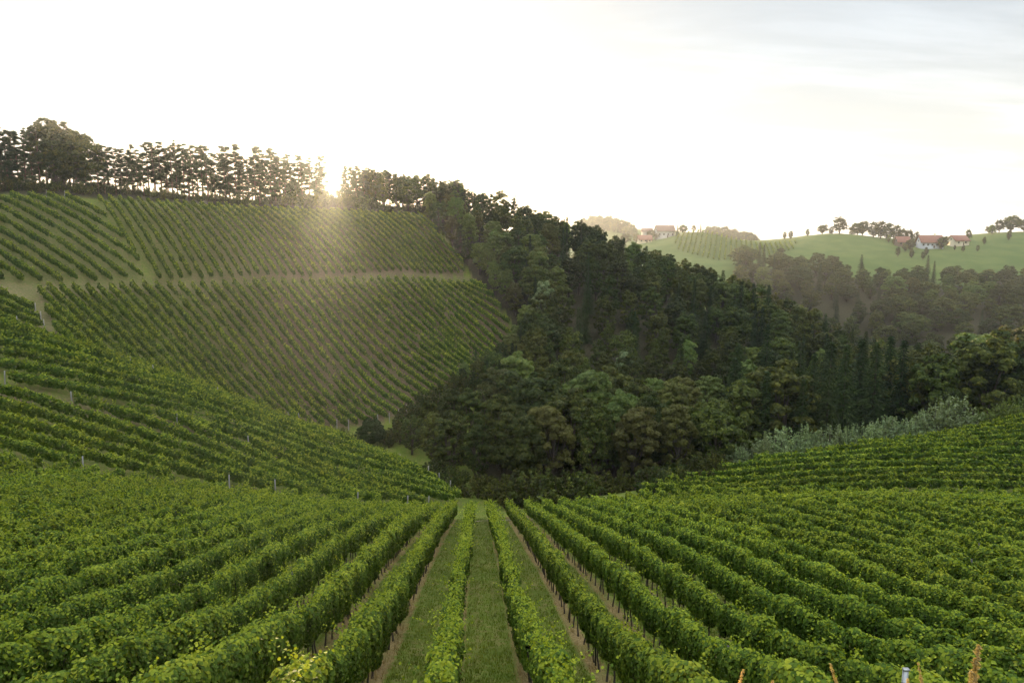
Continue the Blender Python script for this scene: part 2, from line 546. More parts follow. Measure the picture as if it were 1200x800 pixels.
gx, gy = V[:, 0].astype(float), V[:, 1].astype(float)
jx = gx + 0.5 * wav(gx, gy, 5, 21); jy = gy + 0.5 * wav(gx, gy, 4, 22)
r_ = np.hypot(gx, gy)
vine_soil = soft(jx, jy, [SU_poly, SB_poly])
side = np.clip((gx / np.maximum(gy, 1) + 0.54) / 0.22, 0, 1)
soil = vine_soil * (0.25 + 0.75 * side) + 0.35 * soft(jx, jy, [SL_poly, SK_poly]) + 0.25 * soft(jx, jy, [M_poly, U_poly])
soil = np.maximum(soil, 0.35 * soft(jx, jy, [R_poly]))
gap_poly = np.array([(-70, 76), H(15, 452), H(100, 472), H(262, 508), H(400, 550), H(400, 566), H(262, 524), H(100, 488), H(14, 468)])
gap2 = np.array([(-70, 64), H(20, 543), H(185, 566), H(260, 575), H(400, 594), H(400, 600), H(260, 585), H(185, 577), H(20, 553)])
trk_poly = np.array([H(-130, 328), H(40, 332), H(180, 328), H(400, 322), H(560, 320), H(560, 334), H(400, 336), H(180, 343), H(40, 347), H(-130, 345)])
soil = np.maximum(soil, np.maximum(.85 * soft(jx, jy, [gap_poly, gap2]), .7 * soft(jx, jy, [trk_poly, np.array([H(20, 338), H(50, 340), H(85, 412), H(60, 408), H(30, 385)])])))
soil = np.maximum(soil, .45 * soft(jx, jy, [SL_poly]))
forest = soft(jx, jy, [forest_poly])
forest = np.maximum(forest, soft(jx, jy, [farwood_poly]))
# strip of leaf litter under the pine belt
belt = np.array([H(-130, 231), H(0, 228), H(100, 232), H(200, 237), H(300, 243), H(400, 246), H(495, 251), at(500, 245), at(300, 230), at(0, 200), at(-150, 200)])
forest = np.maximum(forest, soft(jx, jy, [belt]))
lane = soft(gx, gy, [F_poly])
meadow = np.clip((r_ - 330) / 60, 0, 1) * (1 - forest)
colr = np.stack([soil, forest, lane, meadow], -1).astype(np.float32)

gm, N, L = mat_new('hill_ground')
geo = N("ShaderNodeNewGeometry")
att = N("ShaderNodeAttribute"); att.attribute_name = 'zone'
ats = N("ShaderNodeSeparateColor"); L(att.outputs['Color'], ats.inputs[0])


def noise(scale, detail=5, rough=.55):
    n = N("ShaderNodeTexNoise"); n.inputs['Scale'].default_value = scale; n.inputs['Detail'].default_value = detail
    n.inputs['Roughness'].default_value = rough
    L(geo.outputs['Position'], n.inputs['Vector'])
    return n.outputs['Fac']


def mixc_(fac, a, b):
    m = N("ShaderNodeMixRGB")
    for sock, v in ((m.inputs[0], fac), (m.inputs[1], a), (m.inputs[2], b)):
        if isinstance(v, tuple): sock.default_value = (*v, 1)
        elif isinstance(v, (int, float)): sock.default_value = v
        else: L(v, sock)
    return m.outputs[0]


def mth(op, a, b=None, c=None):
    m = N("ShaderNodeMath"); m.operation = op
    for i, v in enumerate((a, b, c)):
        if v is None: continue
        if isinstance(v, (int, float)): m.inputs[i].default_value = v
        else: L(v, m.inputs[i])
    return m.outputs[0]


def rng_(v, a, b, c=0.0, d=1.0):
    m = N("ShaderNodeMapRange"); m.interpolation_type = 'SMOOTHSTEP'
    L(v, m.inputs['Value'])
    for k, q in zip(('From Min', 'From Max', 'To Min', 'To Max'), (a, b, c, d)):
        m.inputs[k].default_value = q
    return m.outputs[0]


n1, n2, n3, n4 = noise(0.35, 6), noise(2.6, 6, .65), noise(14, 4, .7), noise(0.06, 3)
g1 = mixc_(rng_(n1, .35, .65), (.072, .106, .012), (.108, .138, .018))
g2 = mixc_(rng_(n2, .42, .66), g1, (.125, .140, .028))
grass_c = mixc_(rng_(n3, .5, .72), g2, (.040, .058, .010))
grass_c = mixc_(mth('MULTIPLY', rng_(n2, .48, .66), rng_(n1, .4, .62, .15, .85)), grass_c, (.16, .125, .05))
soil_c = mixc_(rng_(n2, .35, .68), (.085, .058, .036), (.155, .108, .068))
soil_c = mixc_(mth('MULTIPLY', rng_(n3, .45, .7), .5), soil_c, (.055, .04, .026))
straw_c = mixc_(rng_(n3, .4, .65), (.13, .09, .038), (.27, .195, .085))
# row coordinate on the near slope
sp = N("ShaderNodeSeparateXYZ"); L(geo.outputs['Position'], sp.inputs[0])
rc = mth('ADD', mth('MULTIPLY', sp.outputs['X'], float(-F_dir[1])), mth('MULTIPLY', sp.outputs['Y'], float(F_dir[0])))
rc = mth('DIVIDE', mth('SUBTRACT', rc, F_off), SPACE)
rc = mth('ADD', rc, mth('MULTIPLY', mth('SUBTRACT', n2, .5), .22))
dist = mth('ABSOLUTE', mth('SUBTRACT', mth('FRACT', mth('ADD', rc, 100.5)), .5))
strip = mth('MULTIPLY', rng_(dist, .07, .16, 1, 0), ats.outputs[2])
strip = mth('MULTIPLY', strip, rng_(n1, .3, .6, .35, 1))
# mown wheel tracks either side of each lane's middle
trk = mth('ABSOLUTE', mth('SUBTRACT', dist, .34))
track = mth('MULTIPLY', mth('MULTIPLY', rng_(trk, .02, .06, .5, 0), ats.outputs[2]), rng_(n1, .4, .6))
c = mixc_(mth('MULTIPLY', rng_(n2, .3, .6, .5, 1), ats.outputs[0]), grass_c, soil_c)
c = mixc_(track, c, (.15, .13, .045))
c = mixc_(strip, c, straw_c)
mead = mixc_(rng_(n4, .35, .65), (.050, .080, .015), (.072, .098, .022))
c = mixc_(att.outputs['Alpha'], c, mead)
fl = mixc_(rng_(n2, .35, .65), (.024, .022, .010), (.048, .040, .020))
c = mixc_(ats.outputs[1], c, fl)
p = N("ShaderNodeBsdfPrincipled"); p.inputs['Roughness'].default_value = 0.95; p.inputs['Specular IOR Level'].default_value = .1
L(c, p.inputs['Base Color'])
bp = N("ShaderNodeBump"); bp.inputs['Strength'].default_value = .7; bp.inputs['Distance'].default_value = .12
hsum = mth('ADD', mth('MULTIPLY', n3, .35), n2)
L(hsum, bp.inputs['Height']); L(bp.outputs[0], p.inputs['Normal'])
out = N("ShaderNodeOutputMaterial"); L(p.outputs[0], out.inputs['Surface'])

gme = raw_mesh('ground', V, [Fq], [gm], smooth=True)
ca = gme.color_attributes.new('zone', 'FLOAT_COLOR', 'POINT')
ca.data.foreach_set('color', colr.ravel())
tag(obj('ground', gme), kind='structure')

# grass track between the two tiers of the far slope, and the worn cart path at the foot of the lanes
pm = rough_mat('worn_track', (.11, .095, .05), (.20, .17, .10), 1.2, 0.95, 0.4)


def path(name, ctr, wdt):
    ctr = np.array(ctr)
    d = np.gradient(ctr, axis=0); d = norm(d); nrm = np.stack([-d[:, 1], d[:, 0]], 1)
    K = 5
    P = np.stack([ctr + nrm * wdt * (k / (K - 1) - .5) for k in range(K)], 1)
    P = P + rng.normal(0, .04, P.shape)
    z = ground(P[..., 0], P[..., 1]) + .05
    Vp = np.concatenate([P, z[..., None]], -1).reshape(-1, 3)
    n = len(ctr)
    F = [(i * K + j, (i + 1) * K + j, (i + 1) * K + j + 1, i * K + j + 1) for i in range(n - 1) for j in range(K - 1)]
    me = raw_mesh(name, Vp, [np.array(F)], [pm], smooth=True)
    tag(obj(name, me), kind='structure')


def resample(P, step):
    P = np.asarray(P, float)
    s = np.concatenate([[0], np.cumsum(np.linalg.norm(np.diff(P, axis=0), axis=1))])
    t = np.arange(0, s[-1], step)
    return np.stack([np.interp(t, s, P[:, k]) for k in range(P.shape[1])], 1)


path('dirt_path', resample([H(548, 611), H(575, 610), H(605, 609), H(640, 608)], .8), 1.3)

# ------------------------------------------------------------------ vine rows
stem_meshes = []
for k in range(3):
    mb = MB()
    P = [(0, 0, -.15)]
    x = y = 0
    for z in (.12, .3, .5, .7, .88):
        x += random.uniform(-.035, .035); y += random.uniform(-.03, .03)
        P.append((x, y, z))
    mb.tube(P, [.045, .036, .03, .028, .03, .022], 6)
    mb.tube([P[-2], (P[-2][0] + .12, P[-2][1], .82), (P[-2][0] + .3, P[-2][1], .9)], [.02, .017, .012], 5)
    stem_meshes.append(mb.mesh('vine_stem', M['vinewood'], True))
mb = MB()
mb.box(-.028, .028, -.02, .02, -.3, 1.82)
mb.box(-.034, .034, .02, .026, -.3, 1.81)
mb.box(-.012, .012, -.028, -.02, .7, .76); mb.box(-.012, .012, -.028, -.02, 1.2, 1.26); mb.box(-.012, .012, -.028, -.02, 1.62, 1.68)
steel_post = mb.mesh('steel_post', M['steel'])
mb = MB()
mb.tube([(0, 0, -.3), (.01, 0, .6), (0, .01, 1.3), (.015, 0, 2.02)], [.078, .074, .07, .066], 8)
mb.box(-.075, .075, -.012, .012, 1.55, 1.6); mb.box(-.07, .07, -.012, .012, 1.05, 1.09)
pale_post = mb.mesh('pale_post', M['post'])


def clip_line(p0, d, pl):
    """intervals of the line p0 + t d inside a plan polygon"""
    ts = []
    n = len(pl)
    nn = np.array([-d[1], d[0]])
    for i in range(n):
        a, b = pl[i], pl[(i + 1) % n]
        da, db = np.dot(a - p0, nn), np.dot(b - p0, nn)
        if (da > 0) != (db > 0):
            q = a + (b - a) * da / (da - db)
            ts.append(np.dot(q - p0, d))
    ts.sort()
    return [(ts[i], ts[i + 1]) for i in range(0, len(ts) - 1, 2)]


def noise1(t, seed, s):
    r = np.random.default_rng(seed)
    n = int(t.max() / s) + 4 if len(t) else 4
    k = r.uniform(-1, 1, n)
    x = t / s
    i = np.floor(x).astype(int); f = x - i; f = f * f * (3 - 2 * f)
    return k[i] * (1 - f) + k[i + 1] * f


row_count = 0


def vine_row(p0, d, t0, t1, label, group, style):
    global row_count
    row_count += 1
    seed = 1000 + row_count
    Lr = t1 - t0
    a = p0 + d * t0
    s = np.arange(0, Lr + .5, .5)
    wig = 0.07 * np.sin(s * .21 + seed) + 0.04 * np.sin(s * .9 + 2 * seed)
    nrm = np.array([-d[1], d[0]])
    C = a[None] + s[:, None] * d[None] + wig[:, None] * nrm[None]
    zc = ground(C[:, 0], C[:, 1])
    mid = C[len(C) // 2]
    base = np.array([a[0], a[1], zc[0]])
    root = empty('vine_row', base)
    tag(root, label, 'vine row', group)
    dist = np.hypot(C[:, 0], C[:, 1])
    # leaf size from distance; the number of leaves follows from the size
    top, bot, thick, lai = style.get('top', 1.95), style.get('bot', .72), style.get('thick', .28), style.get('lai', 4.2)
    half = (top - bot) / 2
    size_s = np.clip(dist * .0031, .088, .32) * style.get('leaf', 1)
    dens = lai * (2 * (top - bot) + .5) / (size_s ** 2 * .62)
    vis = np.where(C[:, 1] < 11, .5, 1.0)
    vis = np.where(np.abs(C[:, 0]) > C[:, 1] * .80 + 3, vis * .55, vis)
    dens = dens * vis
    cum = np.concatenate([[0], np.cumsum((dens[1:] + dens[:-1]) / 2 * .5)])
    n = int(cum[-1])
    t = np.interp(rng.uniform(0, cum[-1], n), cum, s)
    vig = 1.25 * noise1(t, seed, 1.15)                      # each vine its own vigour
    vig2 = noise1(t, seed + 7, .34)
    gap = noise1(t, seed + 13, 3.1)
    keep = rng.uniform(0, 1, n) < np.clip(1.05 + .8 * vig + style.get('even', 0.3) + .35 * gap, .12, 1)
    t, vig, vig2 = t[keep], vig[keep], vig2[keep]
    n = len(t)
    ls = np.interp(t, s, size_s)
    phi = rng.uniform(0, 2 * math.pi, n)
    rr = np.sqrt(rng.uniform(.35, 1.1, n))
    hh = half * (1 + .22 * vig + .24 * vig2)
    tk = thick * (1 + .40 * vig2 + .25 * vig)
    cphi, sphi = np.cos(phi), np.sin(phi)
    lat = tk * rr * np.sign(cphi) * np.abs(cphi) ** .6
    up = bot + half + hh * rr * np.sign(sphi) * np.abs(sphi) ** .7
    up = np.where(up < bot, bot - (bot - up) * .5, up)
    nx = lat / thick; nzv = (up - bot - half) / half
    Nn = nrm[None] * (nx * 1.1)[:, None]
    N3 = np.concatenate([Nn, (np.maximum(nzv, -.3) * 1.05 + .10)[:, None]], 1) + rng.normal(0, .42, (n, 3))
    # wispy shoots that stand above the wires
    ns_ = int(Lr * style.get('shoots', 1.6) * 1.5)
    ts_ = rng.uniform(0, Lr, ns_)
    kk = 17
    ln = rng.uniform(.35, .95, ns_) * style.get('shoot_len', 1)
    th = rng.uniform(0, 2 * math.pi, ns_); lean = rng.uniform(.15, 1.15, ns_)
    q = np.linspace(0, 1, kk)
    su = ln[:, None] * (q[None] - .35 * lean[:, None] * q[None] ** 2)
    so = ln[:, None] * lean[:, None] * q[None] ** 1.5
    s_t = (ts_[:, None] + so * np.cos(th)[:, None]).ravel()
    s_l = (rng.uniform(-.15, .15, ns_)[:, None] + so * np.sin(th)[:, None]).ravel()
    s_u = (top - .18 + su).ravel() + np.repeat(.15 * noise1(np.clip(ts_, 0, None), seed, 1.15), kk)
    s_s = np.interp(s_t, s, size_s) * np.tile(np.linspace(1.0, .5, kk), ns_)
    s_N = rng.normal(0, .6, (len(s_t), 3)) + np.array([0, 0, .7])
    s_t = np.clip(s_t, 0, Lr)
    s_l = s_l + rng.normal(0, .045, len(s_l))
    s_t = np.clip(s_t + rng.normal(0, .045, len(s_t)), 0, Lr)
    t = np.concatenate([t, s_t]); lat = np.concatenate([lat, s_l]); up = np.concatenate([up, s_u])
    ls = np.concatenate([ls * rng.uniform(.75, 1.25, n), s_s]); N3 = np.concatenate([N3, s_N])
    Pc = np.stack([np.interp(t, s, C[:, 0]) + nrm[0] * lat, np.interp(t, s, C[:, 1]) + nrm[1] * lat, np.interp(t, s, zc) + up], 1) - base
    near = dist.min() < 48
    me = cards_mesh('vine_foliage', Pc, N3, ls, LEAF6 if dist.min() < 30 else LEAF4, M['vine'])
    me.materials.append(M['young'])
    yo = np.concatenate([rng.uniform(0, 1, n) < np.clip((nzv - .35) * .8, 0.02, .55), rng.uniform(0, 1, len(s_t)) < .7])
    me.polygons.foreach_set('material_index', yo.astype(np.int32))
    obj('foliage', me, root)
    # stems, posts
    az = math.atan2(d[1], d[0])
    if near and style.get('stems', True):
        cnt = 0
        for tt in np.arange(.5, Lr, 1.1):
            c = np.array([np.interp(tt, s, C[:, 0]), np.interp(tt, s, C[:, 1])])
            if c[1] < 13 or np.hypot(*c) > 52 or abs(c[0]) > c[1] * .80 + 1 or cnt >= 60: continue
            cnt += 1
            o = obj('trunk', stem_meshes[cnt % 3], root)
            o.location = (c[0] - base[0], c[1] - base[1], float(np.interp(tt, s, zc)) - base[2])
            o.rotation_euler = (0, 0, az + (math.pi if random.random() < .5 else 0)); o.scale = (1, 1, random.uniform(.9, 1.15))
    sty = style.get('posts')
    if sty == 'ends':
        where = [-.4, Lr + .4]
    elif sty == 'start':
        where = [-.4]
    elif sty == 'end':
        where = [Lr + .4]
    elif sty == 'all':
        where = list(np.arange(.1, Lr, 5.5)) + [Lr - .1]
    else:
        where = []
    for tt in where:
        if sty != 'all' and random.random() < .35: continue
        c = np.array([np.interp(tt, s, C[:, 0]), np.interp(tt, s, C[:, 1])])
        if sty != 'all':
            c = c + d * (min(tt, 0) + max(tt - Lr, 0))
        if abs(c[0]) > c[1] * .80 + 1: continue
        if sty == 'all' and (c[1] < 13 or (np.hypot(*c) > 60 and tt not in (where[0], where[-1]))): continue
        o = obj('post', steel_post if style.get('steel') else pale_post, root)
        o.location = (c[0] - base[0], c[1] - base[1], float(np.interp(tt, s, zc)) - base[2])
        o.rotation_euler = (random.uniform(-.05, .05), random.uniform(-.05, .05), az)
        o.scale = (1, 1, style.get('posth', 1.0) * random.uniform(.97, 1.06))
    if near and style.get('wire', True):
        mbw = MB()
        for hz_ in (.75, 1.25, 1.7):
            ctr = np.stack([C[:, 0], C[:, 1], zc + hz_], 1)[::4] - base
            if len(ctr) > 1:
                mbw.tube(ctr, .0025, 3, cap=False)
        if mbw.n:
            obj('trellis_wire', mbw.mesh('trellis_wire', M['steel']), root)
    return root


def block(pl, d, off, space, labelf, group, style, minlen=3.0, flip=1, stylef=None):
    nrm = np.array([-d[1], d[0]]) * flip
    dots = pl @ nrm
    k0, k1 = math.ceil((dots.min() - off) / space), math.floor((dots.max() - off) / space)
    segs = []
    for k in range(k0, k1 + 1):
        p0 = nrm * (off + k * space)
        iv = [x for x in clip_line(p0, d, pl) if x[1] - x[0] > minlen]
        if iv:
            segs.append((k, p0, iv[0][0], iv[-1][1]))
    for i, (k, p0, t0, t1) in enumerate(segs):
        st = dict(style)
        if stylef: st.update(stylef(k, i))
        j0, j1 = rng.uniform(-.35, .35, 2)
        vine_row(p0, d, t0 + .2 + max(j0, 0), t1 - .2 + min(j1, 0), labelf(k, i, len(segs)), group, st)
    return len(segs)


def F_label(k, i, n):
    if k == 0: return "leafy vine row bordering the central grass lane on its left side"
    if k == -1: return "leafy vine row bordering the central grass lane on its right side"
    if k > 0: return f"{ordn(k + 1)} vine row to the left of the central grass lane on the near slope"
    return f"{ordn(-k)} vine row to the right of the central grass lane on the near slope"


def F_style(k, i):
    if k in (0, -1):
        return dict(thick=.24, lai=3.0, even=-.5, shoots=3.6, shoot_len=1.15, top=1.8, bot=.55)
    if k > 0:
        return dict(shoots=2.8, shoot_len=1.2, thick=.29, even=.2, top=2.0)
    return dict(top=1.95, thick=.24, even=.4, shoots=1.3, bot=.80)


nF = block(F_poly, F_dir, F_off, SPACE, F_label, "vine rows running down the near slope", dict(posts='all', steel=True), stylef=F_style)
nR_ = block(R_poly, R_dir, 0.6, 2.2, lambda k, i, n: f"vine row along the right-hand rise, {ordn(i + 1)} up from its foot", "vine rows along the right-hand rise",
            dict(shoots=.8, even=.45, top=1.85, thick=.28, posts=None))
nM = block(M_poly, M_dir, 0.3, 2.3, lambda k, i, n: f"vine row on the left hillside below the post line, {ordn(i + 1)} up from its foot", "vine rows on the left hillside below the post line",
           dict(shoots=1.8, even=.3, thick=.32, top=1.95, posts='ends'))
nU = block(U_poly, U_dir, 0.2, 2.1, lambda k, i, n: f"vine row on the rounded left shoulder above the post line, {ordn(i + 1)} up", "vine rows on the rounded left shoulder",
           dict(shoots=1.8, even=.1, thick=.38, top=1.8, posts='ends'))
nSL = block(SL_poly, SL_dir, 0.2, 2.9, lambda k, i, n: f"green vine row in the far slope's upper left corner block, {ordn(i + 1)} from the right", "vine rows in the corner block of the far slope",
            dict(shoots=1.0, even=.2, thick=.30, top=1.8, posts='start'), flip=1)
nSU = block(SU_poly, SU_dir, 0.2, 2.1, lambda k, i, n: f"vine row over brown soil on the far slope's upper tier, {ordn(i + 1)} from the forest", "vine rows on the far slope's upper tier",
            dict(shoots=.6, even=.3, thick=.30, top=1.8, posts=None))
nSB = block(SB_poly, SB_dir, 0.2, 2.15, lambda k, i, n: f"vine row below the track on the far slope's lower tier, {ordn(i + 1)} from the forest", "vine rows on the far slope's lower tier",
            dict(shoots=.8, even=.1, thick=.34, posts='end'))
nSK = block(SK_poly, SK_dir, 0.2, 2.3, lambda k, i, n: f"short vine row in the small patch beside the left shoulder, {ordn(i + 1)} up", "short vine rows in the small patch",
            dict(shoots=1.0, even=.2, thick=.42, posts='end'))
print('rows', nF, nR_, nM, nU, nSL, nSU, nSB, nSK, row_count)

# ------------------------------------------------------------------ trees: one of each form, then copies


def rvec(n):
    return norm(rng.normal(size=(n, 3)))


def broadleaf(Ht, rx, mat, seed, K=150, per=90, size=.31, low=.07, lobes=.30, flat=.62):
    r = np.random.default_rng(seed)
    a, b = .5 * (1 - low) * Ht, low * Ht
    czz = b + a
    # a crown of several unequal boughs
    nb = 7
    bdir = norm(r.normal(size=(nb, 3)) * (1, 1, .8)); bamp = r.uniform(.15, 1.0, nb)
    dirs = norm(r.normal(size=(K * 3, 3)) + (0, 0, .18))
    k = np.array([np.max(bamp * np.clip((d @ bdir.T - .45) / .55, 0, 1)) for d in dirs])
    rad = (1 - lobes + lobes * 1.35 * k) * r.uniform(.62, 1.02, K * 3)
    prof = np.where(dirs[:, 2] < 0, 1.12, 1)
    dirs[:, 2] = np.where(dirs[:, 2] < 0, dirs[:, 2] * .86, dirs[:, 2])
    P = dirs * rad[:, None] * np.array([rx, rx, a]) * prof[:, None]
    ok = r.uniform(0, 1, K * 3) < (.55 + .45 * k)
    P = P[ok][:K]
    P[:, 2] += czz
    Pc, Nn, S = [], [], []
    for q in P:
        out = norm((q - (0, 0, czz - .25 * a)) / np.array([rx, rx, a]))
        cr_ = r.uniform(.5, 1.25) * rx * .22
        n = int(per * r.uniform(.6, 1.3))
        d = norm(r.normal(size=(n, 3)) + .55 * out[None] + (0, 0, .35))
        rr = r.uniform(.35, 1.05, n) ** .6
        pp = q + d * rr[:, None] * cr_ * np.array([1, 1, flat])
        pp[:, 2] -= .18 * cr_ * (np.hypot(pp[:, 0] - q[0], pp[:, 1] - q[1]) / cr_) ** 2
        Pc.append(pp); Nn.append(d + .35 * out + r.normal(0, .45, (n, 3)))
        S.append(np.full(n, size) * r.uniform(.65, 1.25, n))
    Pc, Nn, S = np.concatenate(Pc), np.concatenate(Nn), np.concatenate(S)
    crown = cards_mesh('broadleaf_crown', Pc, Nn, S, LEAF4, mat)
    mb = MB()
    bend = r.uniform(-.04, .04, 2) * Ht
    top = czz + .1 * a
    mb.tube([(0, 0, -.6), (bend[0] * .2, bend[1] * .2, .25 * Ht * .6), (bend[0] * .6, bend[1] * .6, b + .3 * a), (bend[0], bend[1], top)],
            [.028 * Ht, .02 * Ht, .014 * Ht, .005 * Ht], 7)
    for q in P[r.permutation(len(P))[:16]]:
        z0 = b * .8 + (q[2] - b) * r.uniform(.15, .45)
        s0 = np.array([bend[0] * .5, bend[1] * .5, z0])
        m_ = s0 + (q - s0) * .5 + np.array([0, 0, -.04 * Ht])
        mb.tube([s0, m_, q], [.009 * Ht, .006 * Ht, .002 * Ht], 5, cap=False)
    return mb.mesh('broadleaf_trunk', M['bark'], True), crown


def spruce(Ht, rb, seed, mat, size=.62):
    r = np.random.default_rng(seed)
    Pc, Nn, Al, S = [], [], [], []
    z = .06 * Ht
    while z < Ht * .985:
        f = z / Ht
        Rr = rb * (1 - f) ** .85 * r.uniform(.82, 1.12) + .12
        nb = max(5, int(5 + 10 * (1 - f)))
        a0 = r.uniform(0, 6.3)
        for j in range(nb):
            a = a0 + 2 * math.pi * j / nb + r.uniform(-.25, .25)
            Lb = Rr * r.uniform(.7, 1.12)
            n = max(3, int(Lb / .30))
            q = (np.arange(n) + r.uniform(.2, 1, n)) / n
            dr = np.array([math.cos(a), math.sin(a)])
            x = q * Lb
            zz_ = z - .42 * x + .10 * x * q - .15 * q
            for side in (-1, 1):
                sd = np.array([-dr[1], dr[0]]) * side
                w_ = (.18 + .35 * Lb * (1 - q) * .5)
                base = np.stack([dr[0] * x, dr[1] * x, zz_], 1)
                al = np.stack([dr[0] * .75 + sd[0] * .7, dr[1] * .75 + sd[1] * .7], 0)
                al = np.concatenate([np.tile(al, (n, 1)), np.full((n, 1), -.42)], 1) + r.normal(0, .12, (n, 3))
                Pc.append(base); Al.append(al); S.append(size * (.6 + w_ * .6) * r.uniform(.7, 1.2, n))
                Nn.append(np.tile((0, 0, 1.), (n, 1)) + r.normal(0, .38, (n, 3)))
        z += (.30 + .30 * (1 - f)) * r.uniform(.8, 1.2)
    Pc, Nn, Al, S = map(np.concatenate, (Pc, Nn, Al, S))
    al = norm(Al); Nn = norm(Nn - al * (Nn * al).sum(1, keepdims=True))
    t = np.cross(al, Nn)
    s = NEEDLE[None] * S[:, None, None]
    V = Pc[:, None] + s[..., 0:1] * t[:, None] * .85 + s[..., 1:2] * al[:, None] + s[..., 2:3] * Nn[:, None]
    crown = raw_mesh('spruce_crown', V.reshape(-1, 3), [np.arange(len(Pc) * 4).reshape(-1, 4)], [mat])
    mb = MB()
    mb.tube([(0, 0, -.6), (0, 0, Ht * .5), (0, 0, Ht)], [.018 * Ht, .011 * Ht, .02], 7)
    return mb.mesh('spruce_trunk', M['bark'], True), crown


def pine(Ht, seed, mat, bare=.34, spread=2.1, pads=34, per=210, size=.235):
    r = np.random.default_rng(seed)
    bend = r.uniform(-.05, .05, 2) * Ht
    axis = lambda z: np.array([bend[0] * (z / Ht) ** 2, bend[1] * (z / Ht) ** 2, z])
    mb = MB()
    mb.tube([axis(z) - (0, 0, .6 if z == 0 else 0) for z in np.linspace(0, Ht * .97, 8)], np.linspace(.20, .04, 8) * Ht / 13, 7)
    Pc, Nn, S = [], [], []
    for j in range(pads):
        f = bare + (1 - bare) * ((j + r.uniform(0, .9)) / pads)
        z = Ht * f
        w_ = spread * (1 - ((f - bare) / (1 - bare)) ** 1.7 * .72) * r.uniform(.35, 1.15)
        if f < bare + .12: w_ *= r.uniform(.3, 1)
        a = r.uniform(0, 6.3)
        s0 = axis(z)
        e = s0 + np.array([math.cos(a) * w_, math.sin(a) * w_, r.uniform(-.15, .45)])
        mb.tube([s0, (s0 + e) / 2 + (0, 0, -.05), e], [.06, .045, .02], 4, cap=False)
        for q_ in ((e, 1.0), (s0 + (e - s0) * .55, .75)):
            if r.uniform() < .2: continue
            c_, m_ = q_
            n = int(per * m_ * r.uniform(.5, 1.2))
            cr_ = r.uniform(.45, .95) * (.7 + .3 * (1 - f)) * m_
            d = norm(r.normal(size=(n, 3)))
            Pc.append(c_ + d * (r.uniform(0, 1, n) ** .5)[:, None] * cr_ * np.array([1, 1, .42]) + (0, 0, .1))
            Nn.append(d + (0, 0, .5) + r.normal(0, .5, (n, 3))); S.append(size * r.uniform(.6, 1.2, n))
    crown = cards_mesh('pine_crown', np.concatenate(Pc), np.concatenate(Nn), np.concatenate(S), LEAF4, mat)
    return mb.mesh('pine_trunk', M['pinebark'], True), crown


def shrub(Ht, rx, mat, seed, stems=46, per=60, size=.2, feather=True):
    r = np.random.default_rng(seed)
    mb = MB(); Pc, Nn, S = [], [], []
    for j in range(stems):
        a = r.uniform(0, 6.3); out = rx * math.sqrt(r.uniform(0, 1))
        h = Ht * (1 - .55 * (out / rx) ** 2) * r.uniform(.72, 1.05)
        p0 = np.array([math.cos(a), math.sin(a), 0]) * out * .45
        p1 = np.array([math.cos(a) * out, math.sin(a) * out, h])
        mb.tube([p0 - (0, 0, .3), (p0 + p1) / 2 + (0, 0, .1 * h), p1], [.05, .03, .008], 4, cap=False)
        n = int(per * r.uniform(.7, 1.3))
        q = r.uniform(.08, 1.02, n)
        c = p0 + (p1 - p0) * q[:, None]; c[:, 2] += .1 * h * np.sin(q * math.pi)
        d = rvec(n)
        Pc.append(c + d * (.5 * (1.15 - q))[:, None] * rx * .42)
        Nn.append(d + r.normal(0, .5, (n, 3)) + (0, 0, .3)); S.append(size * r.uniform(.6, 1.3, n))
    crown = cards_mesh('shrub_foliage', np.concatenate(Pc), np.concatenate(Nn), np.concatenate(S), LEAF4, mat)
    return mb.mesh('shrub_stems', M['bark'], True), crown


LIB = {
    'broad': [broadleaf(13, 3.3, M['broad'], 1), broadleaf(14, 2.9, M['broad'], 2, low=.05), broadleaf(12, 3.7, M['broad'], 3, K=170),
              broadleaf(15, 3.3, M['broad'], 4, lobes=.4), broadleaf(13, 2.8, M['broad'], 5, K=120, low=.04)],
    'rust': [broadleaf(13, 3.1, M['rust'], 11, K=120), broadleaf(12, 2.8, M['rust'], 12, K=120)],
    'lime': [broadleaf(13, 3.1, M['lime'], 21, K=140), broadleaf(12, 2.9, M['lime'], 22, lobes=.4)],
    'spruce': [spruce(20, 3.5, 31, M['spruce']), spruce(18, 3.7, 32, M['spruce']), spruce(22, 3.3, 33, M['spruce'])],
    'pine': [pine(13, 41, M['pine'], bare=.2, pads=46), pine(14, 42, M['pine'], bare=.30, pads=42), pine(12.5, 43, M['pine'], bare=.10, spread=2.4, pads=56),
             pine(13.5, 44, M['pine'], bare=.16, spread=1.9, pads=50), pine(13, 45, M['pine'], bare=.38, pads=36, spread=2.4)],
    'silver': [broadleaf(13, 2.3, M['willow'], 51, K=34, per=80, lobes=.5, low=.2)],
    'willow': [shrub(4.6, 2.6, M['willow'], 61), shrub(4.0, 3.0, M['willow'], 62, stems=54), shrub(5.0, 2.3, M['willow'], 63)],
    'bush': [shrub(2.6, 1.7, M['broad'], 71, stems=30, per=60), shrub(2.2, 2.0, M['broad'], 72, stems=34, per=60)],
    'yew': [broadleaf(5, 2.0, M['spruce'], 81, K=260, per=90, size=.17, low=.0, lobes=.10)],
    'hazel': [shrub(5.5, 3.0, M['lime'], 91, stems=50, per=80, size=.26)],
}


